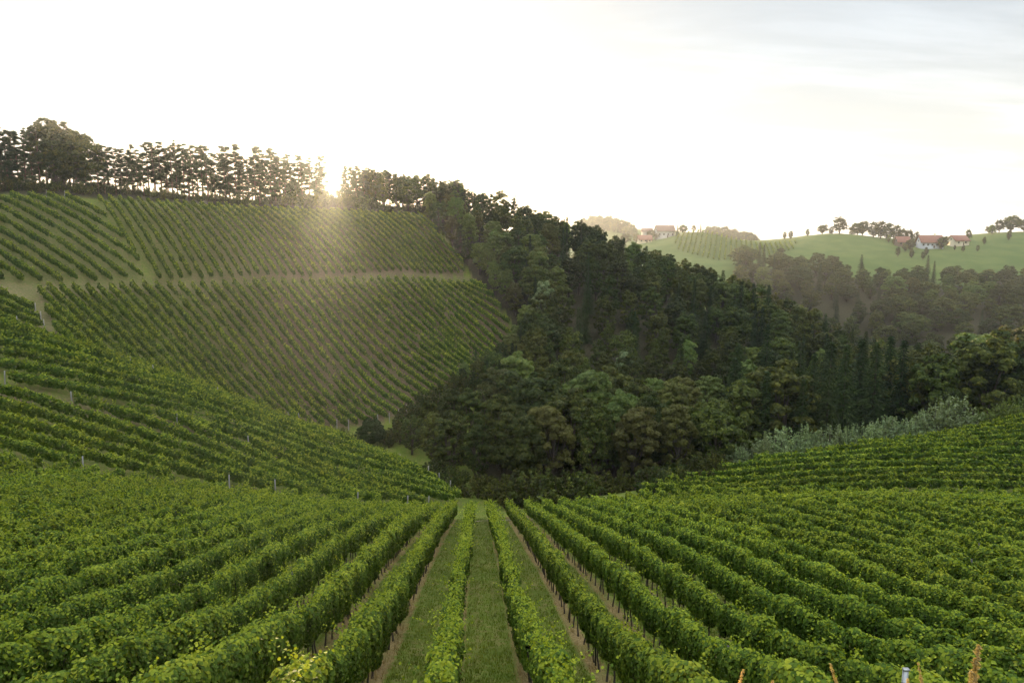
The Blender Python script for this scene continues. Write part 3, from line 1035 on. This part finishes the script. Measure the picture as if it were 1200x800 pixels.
def plant(name, kind, xy, Ht, label, cat, group=None, part='crown', v=None, wide=None):
    tr, cw = LIB[kind][random.randrange(len(LIB[kind])) if v is None else v]
    zmax = max(b[2] for b in (cw.get('h'),)) if False else cw['h'] if 'h' in cw else None
    if zmax is None:
        co = np.empty(len(cw.vertices) * 3, np.float32); cw.vertices.foreach_get('co', co)
        zmax = float(np.percentile(co[2::3], 99.7)); cw['h'] = zmax
    s = Ht / zmax
    wv = s * (random.uniform(.88, 1.18) if wide is None else wide)
    z = gz(*xy)
    o = empty(name, (xy[0], xy[1], z - .1), random.uniform(0, 6.28), (wv, wv, s))
    tag(o, label, cat, group)
    obj('stems' if part == 'foliage' else 'trunk', tr, o)
    obj(part, cw, o)
    return o


NAMES = {'broad': ('broadleaf_tree', 'green broadleaf tree'), 'rust': ('broadleaf_tree', 'rust-tinged broadleaf tree'), 'lime': ('broadleaf_tree', 'fresh green broadleaf tree'),
         'spruce': ('spruce_tree', 'dark spruce'), 'pine': ('pine_tree', 'thin pine'), 'silver': ('poplar_tree', 'slender silvery tree')}

# --- belt of pines along the skyline above the far slope
bx = np.array([-90, 0, 100, 200, 300, 400, 500, 545])
bY = np.array([160, 163, 172, 185, 200, 215, 228, 230])


def interp(px, xs, ys):
    return float(np.interp(px, xs, ys))


hx = np.array([-90, 0, 30, 64, 66, 104, 106, 150, 185, 240, 300, 345, 400, 440, 530])
hh_ = np.array([70, 72, 68, 74, 76, 70, 52, 50, 58, 60, 62, 58, 46, 44, 40])
pos = []
px = -60.0
while px < 545:
    pos.append((px, 0)); px += rng.uniform(4.5, 8.5)
    if 381 < px < 408: px = 408.0
px = -60.0
while px < 540:
    pos.append((px, 1)); px += rng.uniform(9, 17)
    if 384 < px < 406: px = 406.0
cnt = {}
front = sorted(q for q in pos if q[1] == 0); rear = sorted(q for q in pos if q[1] == 1)
dense = 0
for tier, seq in ((0, front), (1, rear)):
    i = 0
    for px, _ in seq:
        Y = interp(px, bx, bY) + (rng.uniform(-1, 1.5) if tier == 0 else rng.uniform(4.5, 8))
        x, y = at(px, Y)
        Ht = interp(px, hx, hh_) * Y / 800 * rng.uniform(.80, 1.06)
        if 66 < px < 106 and tier == 0 and rng.uniform() < .6:
            dense += 1
            plant('broadleaf_tree', 'broad', (x, y), Ht, f"full dark green tree among the thin ridge pines, {ordn(dense)} from the left", 'tree', 'full trees among the ridge pines', wide=.95 * Ht / 14)
            continue
        i += 1
        k = 'broad' if (px > 430 and rng.uniform() < .45) else 'pine'
        nm = 'tall thin pine' if k == 'pine' else 'airy broadleaf tree'
        wh = "in the skyline belt above the far slope" if tier == 0 else "in the rear line of the skyline belt"
        plant(NAMES[k][0], k, (x, y), Ht, f"{nm} {wh}, {ordn(i)} from the left", 'tree', 'trees of the skyline belt')
# undergrowth below the belt
i = 0
for px in np.arange(-40, 540, 13.0):
    px = px + rng.uniform(-4, 4)
    Y = interp(px, bx, bY) + rng.uniform(-2.5, 1)
    i += 1
    plant('bush', 'bush', at(px, Y), rng.uniform(1.8, 3.4) * (1.5 if px < 20 else 1.75 if 335 < px < 450 else 1), f"dark bush at the foot of the skyline pines, {ordn(i)} from the left", 'bush', 'bushes at the foot of the skyline belt', part='foliage')

def top_h(px, Y, py):
    return float(np.clip(ray(px, py)[1] * Y - gz(*at(px, Y)), 4, 27))


# --- the wooded hillside, planted in tiers from the crest down
cxp = np.array([535, 560, 620, 690, 800, 900, 1000, 1080, 1160])
cY = np.array([229, 231, 232, 232, 231, 226, 216, 203, 190])
bxp = np.array([535, 560, 590, 612, 630, 660, 700, 800, 900, 1000, 1080, 1160])
bYy = np.array([224, 212, 196, 172, 138, 126, 122, 122, 124, 128, 132, 140])
TIERS = 13
tn = ["on the crest"] + [f"{ordn(k)} tier below the crest" for k in range(1, TIERS)]
for j in range(TIERS):
    f = j / (TIERS - 1)
    i = 0
    px = 505.0 + rng.uniform(0, 8) if j < 2 else 540.0 + rng.uniform(0, 8)
    lastp = None
    while px < 1130:
        cyv, byv = interp(px, cxp, cY), interp(px, bxp, bYy)
        span = cyv - byv
        Y = cyv - f * span
        step = 6.0 if j else 4.3
        pstep = step / Y * 800 * rng.uniform(.75, 1.25)
        if (j > 1 and span < 9 * j * .8) or (j and span / (TIERS - 1) < 4.5 and (j % 2)):
            px += pstep; continue
        Y += rng.uniform(-2.4, 2.4) if j else rng.uniform(-1, 1)
        right_low = px > 860 and f > .45
        q = rng.uniform()
        if right_low:
            k = 'spruce' if q < .6 else 'broad' if q < .9 else 'lime'
        elif px < 640 and j < 4:
            k = 'pine' if q < .35 else 'rust' if q < .45 else 'broad'
        else:
            k = 'spruce' if q < .24 else 'lime' if q < .33 else 'rust' if q < .37 else 'broad'
        Ht = rng.uniform(10.5, 14.5)
        if k == 'spruce': Ht = rng.uniform(13, 17) if not right_low else rng.uniform(16, 22)
        if j == 0:
            Ht = top_h(px, Y, interp(px, [500, 530, 560, 600, 650, 690, 740, 800, 850, 900, 950, 1000, 1040, 1080, 1130], [209, 212, 222, 236, 252, 264, 283, 302, 318, 337, 358, 380, 398, 412, 425])) * rng.uniform(.93, 1.04)
        i += 1
        nm = NAMES[k]
        plant(nm[0], k, at(px, Y), Ht, f"{nm[1]} of the wooded hill, {tn[j]}, {ordn(i)} from left", 'tree', 'trees of the wooded hillside')
        px += pstep
edge = resample([H(492, 254), H(520, 290), H(552, 326), H(585, 366), H(613, 405), H(600, 425), H(560, 445), H(520, 468)], 4.2)
for line, offs in enumerate((2.6, 7.5, 13.0)):
    for i, e in enumerate(edge):
        f = i / len(edge)
        k = rng.choice(['broad', 'broad', 'lime', 'rust', 'pine'] if f < .45 else ['broad', 'broad', 'lime', 'spruce', 'rust'])
        dvec = unit(H(520, 290), H(585, 366)); ox = np.array([-dvec[1], dvec[0]]); ox = ox if ox[0] > 0 else -ox
        xy = e + ox * offs + rng.normal(0, .9, 2)
        Ht = (rng.uniform(7, 10) if line == 0 else rng.uniform(9.5, 13)) * (.75 if f > .8 else 1)
        wl = ["the front line", "the second line", "the third line"][line]
        plant(NAMES[k][0], k, xy, Ht, f"{NAMES[k][1]} in {wl} along the vineyard's wooded edge, {ordn(i + 1)} down", 'tree', "trees along the vineyard's wooded edge")
for (px, Y, Ht) in [(637, 176, 15), (735, 150, 13)]:
    plant('poplar_tree', 'silver', at(px, Y), Ht, "slender silvery tree standing out pale against the upper hillside wood" if px < 700 else "pale feathery tree in the lower hillside wood above the copse", 'tree')

# --- copse in the valley between the slopes
i = 0
for (px, Y, Ht, k) in [(478, 128, 8, 'broad'), (505, 122, 10.5, 'broad'), (530, 128, 13, 'broad'), (525, 113, 12, 'broad'), (555, 120, 15, 'broad'), (560, 108, 12, 'broad'),
                       (585, 126, 17, 'rust'), (590, 112, 15, 'broad'), (612, 104, 13, 'broad'), (612, 135, 17, 'lime'), (630, 120, 17.5, 'broad'), (645, 106, 14, 'rust'), (655, 128, 18, 'broad'),
                       (672, 113, 16.5, 'broad'), (690, 122, 18, 'lime'), (700, 108, 15, 'broad'), (715, 130, 17, 'broad'), (725, 114, 16.5, 'lime'), (745, 124, 17, 'broad'), (750, 108, 14, 'rust'), (775, 116, 16, 'broad'),
                       (790, 127, 17, 'rust'), (800, 110, 14, 'rust'), (825, 119, 15.5, 'broad'), (850, 112, 13, 'broad'), (570, 143, 12, 'spruce'), (585, 150, 9, 'spruce'), (768, 133, 15, 'lime'), (640, 140, 14, 'broad'), (690, 138, 15, 'broad')]:
    i += 1
    plant(NAMES[k][0], k, at(px, Y), Ht, f"{NAMES[k][1]} in the valley copse beyond the lanes, {ordn(i)} from its left end", 'tree', 'trees of the valley copse')
i = 0
for (px, Y, Ht) in [(505, 108, 3.2), (530, 104, 3.6), (560, 101, 3.6), (585, 98, 4.2), (610, 95, 4.8), (633, 95, 5.2), (655, 96, 4.6), (680, 97, 4.4), (705, 99, 4.0), (735, 101, 3.6), (770, 101, 3.6), (800, 104, 4), (770, 92, 2.6), (790, 93.5, 2.8), (815, 94.5, 2.6), (838, 95.5, 2.6), (858, 96, 2.4), (778, 96.5, 3.4), (803, 98, 3.2), (828, 99, 3.4), (850, 100, 3.2), (830, 106, 4.2), (850, 106, 4)]:
    i += 1
    plant('bush', 'bush', at(px, Y), Ht, f"dark bush on the edge of the copse at the lanes' end, {ordn(i)} from the left", 'bush', 'bushes on the edge of the copse', part='foliage')
plant('yew_bush', 'yew', H(434, 521), 5.4, "dark rounded conical bush standing left of the copse", 'bush', part='foliage')
i = 0
for (a, b, Ht) in [(402, 516, 2.6), (415, 520, 2.2), (452, 522, 3.0), (466, 516, 4.2), (445, 528, 1.8), (478, 512, 4.6), (492, 520, 4.0), (486, 500, 5.0), (505, 505, 5.2), (500, 486, 5.0), (520, 478, 5.4), (535, 466, 5.4), (548, 456, 5.0), (470, 502, 3.2), (512, 526, 4.0), (528, 540, 3.6)]:
    i += 1
    plant('bush', 'bush', H(a, b), Ht, f"low bush around the dark conical bush at the gully, {ordn(i)} from the left", 'bush', 'low bushes at the gully', part='foliage')

# --- trees beyond the right rise
i = 0
for (px, Y, Ht, k) in [(880, 128, 13, 'broad'), (905, 138, 17, 'broad'), (925, 130, 17, 'broad'), (945, 142, 20, 'spruce'), (962, 132, 19, 'spruce'), (982, 140, 21, 'spruce'), (1000, 130, 19, 'spruce'), (1018, 138, 21, 'spruce'),
                       (1036, 131, 21, 'spruce'), (1052, 140, 22, 'spruce'), (1068, 132, 20, 'spruce'), (1085, 142, 20, 'spruce'), (1098, 134, 17, 'broad'), (1120, 140, 17, 'broad'), (1130, 155, 20, 'spruce'), (1145, 132, 16, 'broad'),
                       (1165, 142, 18, 'lime'), (1185, 131, 15.5, 'broad'), (1195, 146, 19, 'rust'), (1215, 135, 16, 'broad'), (1240, 142, 17, 'broad'), (1150, 160, 21, 'spruce'), (1270, 138, 16, 'broad'), (1110, 128, 13, 'broad'), (1168, 128, 13, 'broad')]:
    i += 1
    Ht = top_h(px, Y, interp(px, [880, 905, 945, 1000, 1052, 1085, 1098, 1120, 1145, 1165, 1185, 1215, 1270], [445, 432, 405, 394, 398, 405, 408, 400, 390, 384, 376, 374, 370])) * rng.uniform(.9, 1.04)
    plant(NAMES[k][0], k, at(px, Y), Ht, f"tall {NAMES[k][1]} behind the right rise, {ordn(i)} from the left", 'tree', 'tall trees behind the right rise')
i = 0
for (px, Y, Ht) in [(876, 106, 3.2), (892, 107, 3.6), (908, 107, 4.4), (924, 108, 5.6), (942, 108, 5.2), (958, 107, 5.4), (975, 108, 4.6), (992, 108, 4.8), (1008, 107, 4.2), (1022, 108, 4.8), (1040, 107, 4.2), (1055, 107.5, 5.0), (1068, 107, 4.6), (1082, 108, 4.2), (1098, 109, 5.2), (1112, 109, 6.0), (1128, 110, 6.6), (1142, 110, 6.2)]:
    i += 1
    plant('willow_shrub', 'willow', at(px, Y + 1), Ht + 1.2, f"silvery willow shrub along the top edge of the right rise, {ordn(i)} from the left", 'shrub', 'silvery willow shrubs along the right rise', part='foliage')
i = 0
for (px, Y, Ht) in [(1165, 109, 3.6), (1180, 110, 3.4), (1200, 109, 4.6), (1225, 110, 5)]:
    i += 1
    plant('hazel_bush', 'hazel', at(px, Y), Ht, f"green hazel bush at the end of the willow hedge, {ordn(i)} from the left", 'bush', 'green hazel bushes at the end of the hedge', part='foliage')

# --- far wood across the valley; small, so a tree is one mesh there


def joined(kind, v):
    tr, cw = LIB[kind][v]
    a = np.empty(len(tr.vertices) * 3, np.float32); tr.vertices.foreach_get('co', a)
    b = np.empty(len(cw.vertices) * 3, np.float32); cw.vertices.foreach_get('co', b)
    na = len(a) // 3
    def polys(me):
        out = {}
        for p_ in me.polygons:
            out.setdefault(len(p_.vertices), []).append(list(p_.vertices))
        return out
    keep = 1
    pa, pb = polys(tr), polys(cw)
    Fk, mi = [], []
    for k_, f_ in pa.items():
        Fk.append(np.array(f_)); mi += [0] * len(f_)
    for k_, f_ in pb.items():
        Fk.append(np.array(f_) + na); mi += [1] * len(f_)
    co = np.concatenate([a, b]).reshape(-1, 3)
    me = raw_mesh('woodland_tree', co, Fk, [tr.materials[0], cw.materials[0]], mi)
    me['h'] = float(np.percentile(b[2::3], 99.7))
    return me


M['hazy'] = M['broad']
FAR = {k: [joined(k, v) for v in range(min(3, len(LIB[k])))] for k in ('broad', 'rust', 'lime', 'spruce')}


def far_tree(name, kind, xy, Ht, label, cat, group=None, wide=None):
    me = random.choice(FAR[kind])
    s = Ht / me['h']; wv = s * (random.uniform(1.15, 1.7) if wide is None else wide) * (.75 if kind == 'spruce' else 1)
    o = obj(name, me)
    o.location = (xy[0], xy[1], gz(*xy) - .07 * Ht); o.rotation_euler = (0, 0, random.uniform(0, 6.28)); o.scale = (wv, wv, s)
    return tag(o, label, cat, group)


row_i = 0
Y = 255.0
while Y < 425:
    row_i += 1
    lo = np.interp(Y, [250, 300, 330, 380, 425], [1040, 960, 870, 865, 868])
    hi = 1245
    i = 0
    px = lo + rng.uniform(0, 10)
    while px < hi:
        edge = (Y > 395 and (px > 985)) or (Y > 408 and px > 955)
        yy = Y + rng.uniform(-4, 4)
        if not edge or rng.uniform() < .1:
            q = rng.uniform()
            warm = px > 1110 and Y > 330
            k = ('rust' if q < .45 else 'lime' if q < .7 else 'broad') if warm else 'broad' if q < .70 else 'spruce' if q < .84 else 'lime' if q < .94 else 'rust'
            i += 1
            nm = {'broad': 'green', 'spruce': 'pointed dark', 'lime': 'light green', 'rust': 'rust-tinged'}[k]
            far_tree('woodland_tree', k, at(px, yy), rng.uniform(10, 15) * (1.15 if k == 'spruce' else 1), f"{nm} tree of the far wood, {ordn(row_i)} rank up the valley side, {ordn(i)} from left", 'tree', 'trees of the far wood')
        px += 10.5 / Y * 800 * rng.uniform(.75, 1.25)
    Y += 13.5

# --- lone trees and small groves on the far hilltop
i = 0
for (px, Y, Ht, k, lab) in [
        (793, 548, 9.5, 'spruce', "narrow dark conifer right of the hilltop houses"), (800, 550, 8, 'broad', "round dark tree beside the narrow conifer on the hilltop"),
        (812, 548, 6, 'rust', "small pale tree on the domed hill vineyard"), (820, 547, 9, 'spruce', "upright conifer on the domed hill vineyard"),
        (770, 552, 6, 'broad', "low tree in front of the hilltop houses"), (762, 556, 9, 'broad', "tree behind the hilltop houses' red roof"), (745, 560, 9, 'broad', "broad tree left of the hilltop houses"), (732, 566, 10, 'broad', "bushy tree on the slope left of the hilltop houses"), (722, 570, 11, 'broad', "leftmost bushy tree on the slope left of the hilltop houses"),
        (982, 547, 14, 'broad', "lone tall tree on the crest of the far meadow"), (945, 550, 6, 'broad', "low bushy tree at the meadow's left rim"), (925, 552, 7, 'broad', "bushy tree where hill vineyard meets meadow"), (918, 555, 6.5, 'broad', "leftmost bushy tree where hill vineyard meets meadow"),
        (962, 560, 8, 'broad', "low hazy tree behind the meadow crest"), (972, 575, 8, 'broad', "small hazy tree left of the lone tall tree"), (997, 572, 8, 'broad', "small hazy tree right of the lone tall tree"),
        (1003, 548, 10, 'broad', "slim tree left of the crest grove"), (1009, 546, 12, 'broad', "taller tree left of the crest grove"),
        (1022, 540, 13, 'broad', "first tree of the dark crest grove"), (1030, 538, 14.5, 'broad', "tallest tree of the dark crest grove"), (1039, 534, 14, 'broad', "third tree of the dark crest grove"), (1048, 532, 13, 'broad', "fourth tree of the dark crest grove"),
        (1056, 528, 11.5, 'broad', "fifth tree of the dark crest grove"), (1064, 526, 11, 'broad', "sixth tree of the dark crest grove"), (1072, 524, 9.5, 'broad', "last tree of the dark crest grove"),
        (1040, 518, 7, 'lime', "pale green tree below the crest grove"), (1046, 510, 5, 'lime', "small pale bush tree below the crest grove"),
        (1103, 494, 12, 'broad', "round dark tree covering the farmhouse corner"), (1066, 488, 11, 'broad', "dark tree left of the white farmhouse wall"), (1060, 485, 8, 'broad', "smaller dark tree left of the farmhouse"),
        (1133, 522, 9, 'broad', "bushy tree right of the farm barn"), (1118, 487, 5, 'broad', "low shrub tree before the farm barn"),
        (1052, 470, 9, 'broad', "first orchard tree on the meadow slope"), (1068, 466, 9, 'broad', "second orchard tree on the meadow slope"), (1085, 472, 8, 'broad', "third orchard tree on the meadow slope"), (1082, 460, 8, 'broad', "lowest orchard tree on the meadow slope"),
        (1128, 480, 6, 'broad', "fifth orchard tree on the meadow slope"), (1145, 478, 6, 'broad', "sixth orchard tree on the meadow slope"),
        (1168, 545, 11, 'broad', "rounded tree left of the big dark hilltop tree"), (1182, 540, 13.5, 'broad', "big dark tree on the right hilltop"), (1160, 536, 8, 'lime', "light bush below the right hilltop trees"), (1197, 548, 11, 'broad', "tree right of the big dark hilltop tree"), (1215, 550, 11, 'broad', "farthest right tree of the hilltop"), (1156, 550, 6, 'broad', "low tree at the left of the right hilltop"), (1180, 505, 8, 'broad', "meadow tree below the right hilltop"), (1152, 500, 6, 'broad', "small meadow tree below the right hilltop")]:
    far_tree('hilltop_tree', k, at(px, Y), Ht * (.8 if Y < 495 else 1), lab, 'tree', 'trees of the far hilltop', wide=random.uniform(.85, 1.05) if Y < 525 else random.uniform(1.1, 1.5))
i = 0
for c0, Y0, half, top in ((712, 800, 30, 1.0), (858, 880, 30, .8), (1000, 900, 60, .5)):
    for px in np.arange(c0 - half, c0 + half, 3.6):
        for rowk in range(3 if top > .6 else 1):
            i += 1
            wh = {712: "wooded knoll behind the hilltop houses", 858: "hazy wooded ridge behind the domed vineyard", 1000: "hazy ridge behind the meadow"}[c0]
            far_tree('distant_tree', 'spruce' if rng.uniform() < .2 else 'broad', at(px + rng.uniform(-2, 2), Y0 - 18 + rowk * 15), rng.uniform(8, 13), f"hazy distant tree on the {wh}, {ordn(i)} along", 'tree', 'distant hazy trees')

# ------------------------------------------------------------------ far vineyard on the domed hill
DV = np.array([H(792, 293), at(790, 546), at(820, 548), at(870, 542), at(932, 537), H(932, 292), H(880, 306), H(840, 306)])
nD = block(DV, unit(at(820, 500), at(823, 545)), 0.0, 3.6, lambda k, i, n: f"distant vine row running down the domed far hill, {ordn(i + 1)} from its right", "vine rows on the domed far hill",
           dict(shoots=0, even=.5, thick=.45, top=1.9, leaf=1.5, lai=2.0), minlen=6)

# ------------------------------------------------------------------ buildings on the far hill
M['tile'] = rough_mat('clay_roof_tiles', (.16, .06, .040), (.24, .10, .065), 3, .8, .3)
M['brown_roof'] = rough_mat('brown_roof_tiles', (.13, .075, .06), (.20, .12, .095), 3, .8, .3)
M['white_wall'] = rough_mat('white_render', (.42, .45, .50), (.52, .54, .57), 2, .9, .1)
M['cream_wall'] = rough_mat('cream_render', (.55, .47, .33), (.66, .58, .42), 2, .9, .1)
M['wood_wall'] = rough_mat('dark_timber', (.10, .07, .05), (.18, .125, .085), 4, .9, .2)
M['grey_wall'] = rough_mat('grey_render', (.40, .38, .36), (.5, .48, .46), 2, .9, .1)
gl, N_, L_ = mat_new('window_glass')
p_ = N_("ShaderNodeBsdfPrincipled"); p_.inputs['Base Color'].default_value = (.03, .035, .04, 1); p_.inputs['Roughness'].default_value = .08
o_ = N_("ShaderNodeOutputMaterial"); L_(p_.outputs[0], o_.inputs['Surface'])


def house(name, xy, rz, Lx, Wy, Hw, Hr, wall, roof, label, nwin=4, chim=True, sink=2.0, base_z=None, gable_win=True):
    z = gz(*xy) if base_z is None else base_z
    root = empty(name, (xy[0], xy[1], z), rz)
    tag(root, label, 'house' if 'barn' not in name else 'barn')
    mb = MB()
    x, y = Lx / 2, Wy / 2
    Vv = [(-x, -y, -sink), (x, -y, -sink), (x, y, -sink), (-x, y, -sink), (-x, -y, Hw), (x, -y, Hw), (x, y, Hw), (-x, y, Hw), (-x, 0, Hw + Hr), (x, 0, Hw + Hr)]
    mb.add(Vv, [(0, 1, 5, 4), (2, 3, 7, 6), (1, 2, 6, 9, 5), (3, 0, 4, 8, 7)])
    obj('wall', mb.mesh('house_wall', wall), root)
    mb = MB()
    e, th = .7, .28
    sl = Hr / y
    for sgn in (-1, 1):
        yo, zo = sgn * (y + e), Hw - e * sl
        a = [(-x - e, yo, zo + .05), (x + e, yo, zo + .05), (x + e, 0, Hw + Hr + .05), (-x - e, 0, Hw + Hr + .05)]
        b = [(q[0], q[1], q[2] + th) for q in a]
        mb.add(a + b, [(0, 3, 2, 1), (4, 5, 6, 7), (0, 1, 5, 4), (1, 2, 6, 5), (3, 0, 4, 7)])
    rf = obj('roof', mb.mesh('house_roof', roof), root)
    if chim:
        mb = MB(); mb.box(Lx * .18, Lx * .18 + .9, -.45, .45, Hw + Hr * .6, Hw + Hr + 1.3); mb.box(Lx * .18 - .08, Lx * .18 + .98, -.53, .53, Hw + Hr + 1.31, Hw + Hr + 1.45)
        obj('chimney', mb.mesh('chimney', M['cream_wall']), rf)
    for j in range(nwin):
        cx_ = -x + Lx * (j + .5) / nwin
        mb = MB(); mb.box(cx_ - .62, cx_ + .62, -y - .05, -y - .003, Hw * .38, Hw * .38 + 1.5)
        fr_ = obj('window', mb.mesh('window_frame', M['wood_wall']), root)
        mb = MB(); mb.box(cx_ - .5, cx_ + .5, -y - .07, -y - .052, Hw * .38 + .12, Hw * .38 + 1.38)
        obj('pane', mb.mesh('window_pane', gl), fr_)
    if gable_win:
        for sgn in (-1, 1):
            mb = MB(); xx = sgn * x
            mb.box(min(xx + sgn * .003, xx + sgn * .05), max(xx + sgn * .003, xx + sgn * .05), -.6, .6, Hw + .3, Hw + 1.5)
            obj('window', mb.mesh('gable_window', gl), root)
    mb = MB(); mb.box(x * .1, x * .1 + 1.1, -y - .06, -y - .003, 0, 2.1)
    obj('door', mb.mesh('house_door', M['wood_wall']), root)
    return root


house('farmhouse', at(1088, 500), R(-6), 15, 9, 4.2, 4.6, M['white_wall'], M['tile'], "white farmhouse under a red tiled roof on the far meadow", 5)
house('farm_barn', at(1121, 506), R(12), 12, 8, 3.6, 3.4, M['cream_wall'], M['tile'], "cream gabled barn with red roof right of the farmhouse", 2, False)
house('farm_barn', at(1056, 506), R(-4), 8.5, 6, 3.4, 3.4, M['wood_wall'], M['tile'], "small timber barn with red roof left of the farmhouse", 2, False)
house('hill_house', at(778, 556), R(4), 14, 9, 5.5, 4.2, M['grey_wall'], M['brown_roof'], "pale hilltop house with wide brown roof", 4)
house('hill_house', at(757.5, 566), R(-5), 8, 7, 8.0, 2.2, M['grey_wall'], M['brown_roof'], "tall narrow hilltop house left of the wide brown roof", 3)
house('hill_house', at(755, 548), R(2), 10, 7, 2.4, 3.2, M['cream_wall'], M['tile'], "low red-roofed hilltop house in front of the tall one", 3, False)

# ------------------------------------------------------------------ grass on the lanes, straw under the rows


def blades(name, n, ymax, want_strip, hmin, hmax, wid, mat):
    y = np.exp(rng.uniform(math.log(14.5), math.log(ymax), n))
    x = rng.uniform(-.82, .82, n) * y
    nn = np.array([-F_dir[1], F_dir[0]])
    rcv = (x * nn[0] + y * nn[1] - F_off) / SPACE
    dd_ = np.abs(rcv - np.round(rcv)) * SPACE
    clump = wav(x, y, 1.1, 31) + .8 * wav(x, y, .45, 32)
    if want_strip:
        ok = (dd_ < .34) & (clump > -.05)
    else:
        ok = (dd_ > .35) & (clump > -.7)
    ok &= in_poly(x, y, F_poly) | ((np.abs(x + 3.5) < 9) & (y > 80) & (y < 97))
    x, y = x[ok], y[ok]; n = len(x)
    z = ground(x, y)
    h = rng.uniform(hmin, hmax, n) * (.7 + .5 * np.clip(clump[ok] + .5, 0, 1)); a = rng.uniform(0, 6.3, n)
    lx, ly = rng.normal(0, .35, n) * h, rng.normal(0, .35, n) * h
    wx, wy = np.cos(a) * wid * (y / 25) ** .6, np.sin(a) * wid * (y / 25) ** .6
    P = np.stack([np.stack([x - wx, y - wy, z - .02], 1), np.stack([x + wx, y + wy, z - .02], 1), np.stack([x + lx, y + ly, z + h], 1)], 1)
    me = raw_mesh(name, P.reshape(-1, 3), [np.arange(3 * n).reshape(n, 3)], [mat])
    return obj(name, me)


tag(blades('grass', 380000, 97, False, .04, .14, .016, M['grass']), "short green grass growing on the lanes between vine rows", 'grass', kind='stuff')
tag(blades('dry_grass', 130000, 88, True, .06, .26, .014, M['straw']), "pale dry grass standing along the feet of vine rows", 'grass', kind='stuff')

# ------------------------------------------------------------------ things on the bank in front
mb = MB()
mb.box(-.03, .03, -.022, .022, -.6, 1.75); mb.box(-.036, .036, .022, .028, -.6, 1.74); mb.box(-.045, .045, -.03, .034, 1.752, 1.775)
fp = mb.mesh('front_post', M['galv'])
x, y = at(1103, 9.5)
t = empty('metal_post', (x, y, ray(1103, 783)[1] * 9.5 - 1.775)); tag(t, "grey galvanised metal post standing at the edge of the near bank", 'post')
obj('shaft', fp, t)
mb = MB(); mb.tube([(-.05, 0, 1.55), (-.02, -.04, 1.56), (.04, -.04, 1.55), (.05, 0, 1.54)], .006, 5); obj('wire_clip', mb.mesh('clip', M['steel']), t)
labs = ["thick ripe grass stalk beside the tallest one on the near bank", "tallest golden grass stalk on the near bank", "bent golden grass stalk leaning left near the metal post", "short golden grass tip close to the metal post", "slanting dry grass stalk in front of the right rows", "lone curved grass stalk farthest from the metal post", "bent dry stalk between the lone stalk and post"]
for (px, py, Y, lean, thick, lab) in [(1138, 786, 2.0, -.06, 1.3, labs[0]), (1147, 758, 2.1, .02, 1.9, labs[1]), (1076, 777, 2.2, -.16, .9, labs[2]), (1064, 795, 2.0, 0, .9, labs[3]), (973, 778, 2.1, -.22, 1.0, labs[4]), (871, 785, 2.0, .10, .9, labs[5]), (905, 797, 1.9, -.1, .8, labs[6])]:
    a, b = ray(px, py)
    top = np.array([a * Y, Y, b * Y])
    bx_, by_ = top[0] - lean * 1.2, Y + .05
    zb = gz(bx_, by_)
    root = empty('grass_stalk', (bx_, by_, zb)); tag(root, lab, 'grass stalk', 'ripe grass stalks on the near bank')
    hgt = top[2] - zb
    tip = top - np.array([bx_, by_, zb])
    mb = MB()
    q = np.linspace(0, 1, 9)
    Pp = np.stack([tip[0] * q ** 2.2, tip[1] * q, tip[2] * q], 1)
    mb.tube(Pp, np.linspace(.0026, .0012, 9) * thick, 5)
    obj('stem', mb.mesh('stalk_stem', M['stalk'], True), root)
    n = 150
    q = 1 - rng.uniform(0, .16, n)
    c = np.stack([tip[0] * q ** 2.2, tip[1] * q, tip[2] * q], 1)
    d = norm(np.stack([rng.normal(0, 1, n), rng.normal(0, 1, n), np.full(n, 1.6)], 1))
    wdt = .006 * thick * np.sin(np.clip((1.01 - q) / .17, 0, 1) * math.pi) ** .5
    me = cards_mesh('seed_head', c + d * wdt[:, None], rvec(n), .012 * thick, LEAF4 * np.array([.45, 1, 1]), M['stalk'], along=np.cross(d, rvec(n)))
    obj('seed_head', me, root)
    mb = MB()
    for s_ in (.35, .55):
        b0 = np.array([tip[0] * s_ ** 2.2, tip[1] * s_, tip[2] * s_]); an = rng.uniform(0, 6.3)
        e = np.array([math.cos(an) * .14, math.sin(an) * .08, .12])
        mb.tube([b0, b0 + e * .6 + (0, 0, .03), b0 + e], [.003, .0025, .0006], 4, cap=False)
    obj('blade', mb.mesh('stalk_blade', M['stalk']), root)

# ------------------------------------------------------------------ morning haze
hz, N_, L_ = mat_new('haze')
vol = N_("ShaderNodeVolumePrincipled")
vol.inputs['Color'].default_value = (.82, .91, 1.0, 1)
vol.inputs['Density'].default_value = 0.00015
vol.inputs['Anisotropy'].default_value = 0.72
o_ = N_("ShaderNodeOutputMaterial"); L_(vol.outputs[0], o_.inputs['Volume'])
mb = MB(); mb.box(-1700, 1700, -1700, 1700, float(GZ.min()) - 1.5, 62)
ho = obj('haze', mb.mesh('haze', hz)); ho['kind'] = 'stuff'; ho['label'] = "thin golden morning haze over the valley"
ho.visible_shadow = True
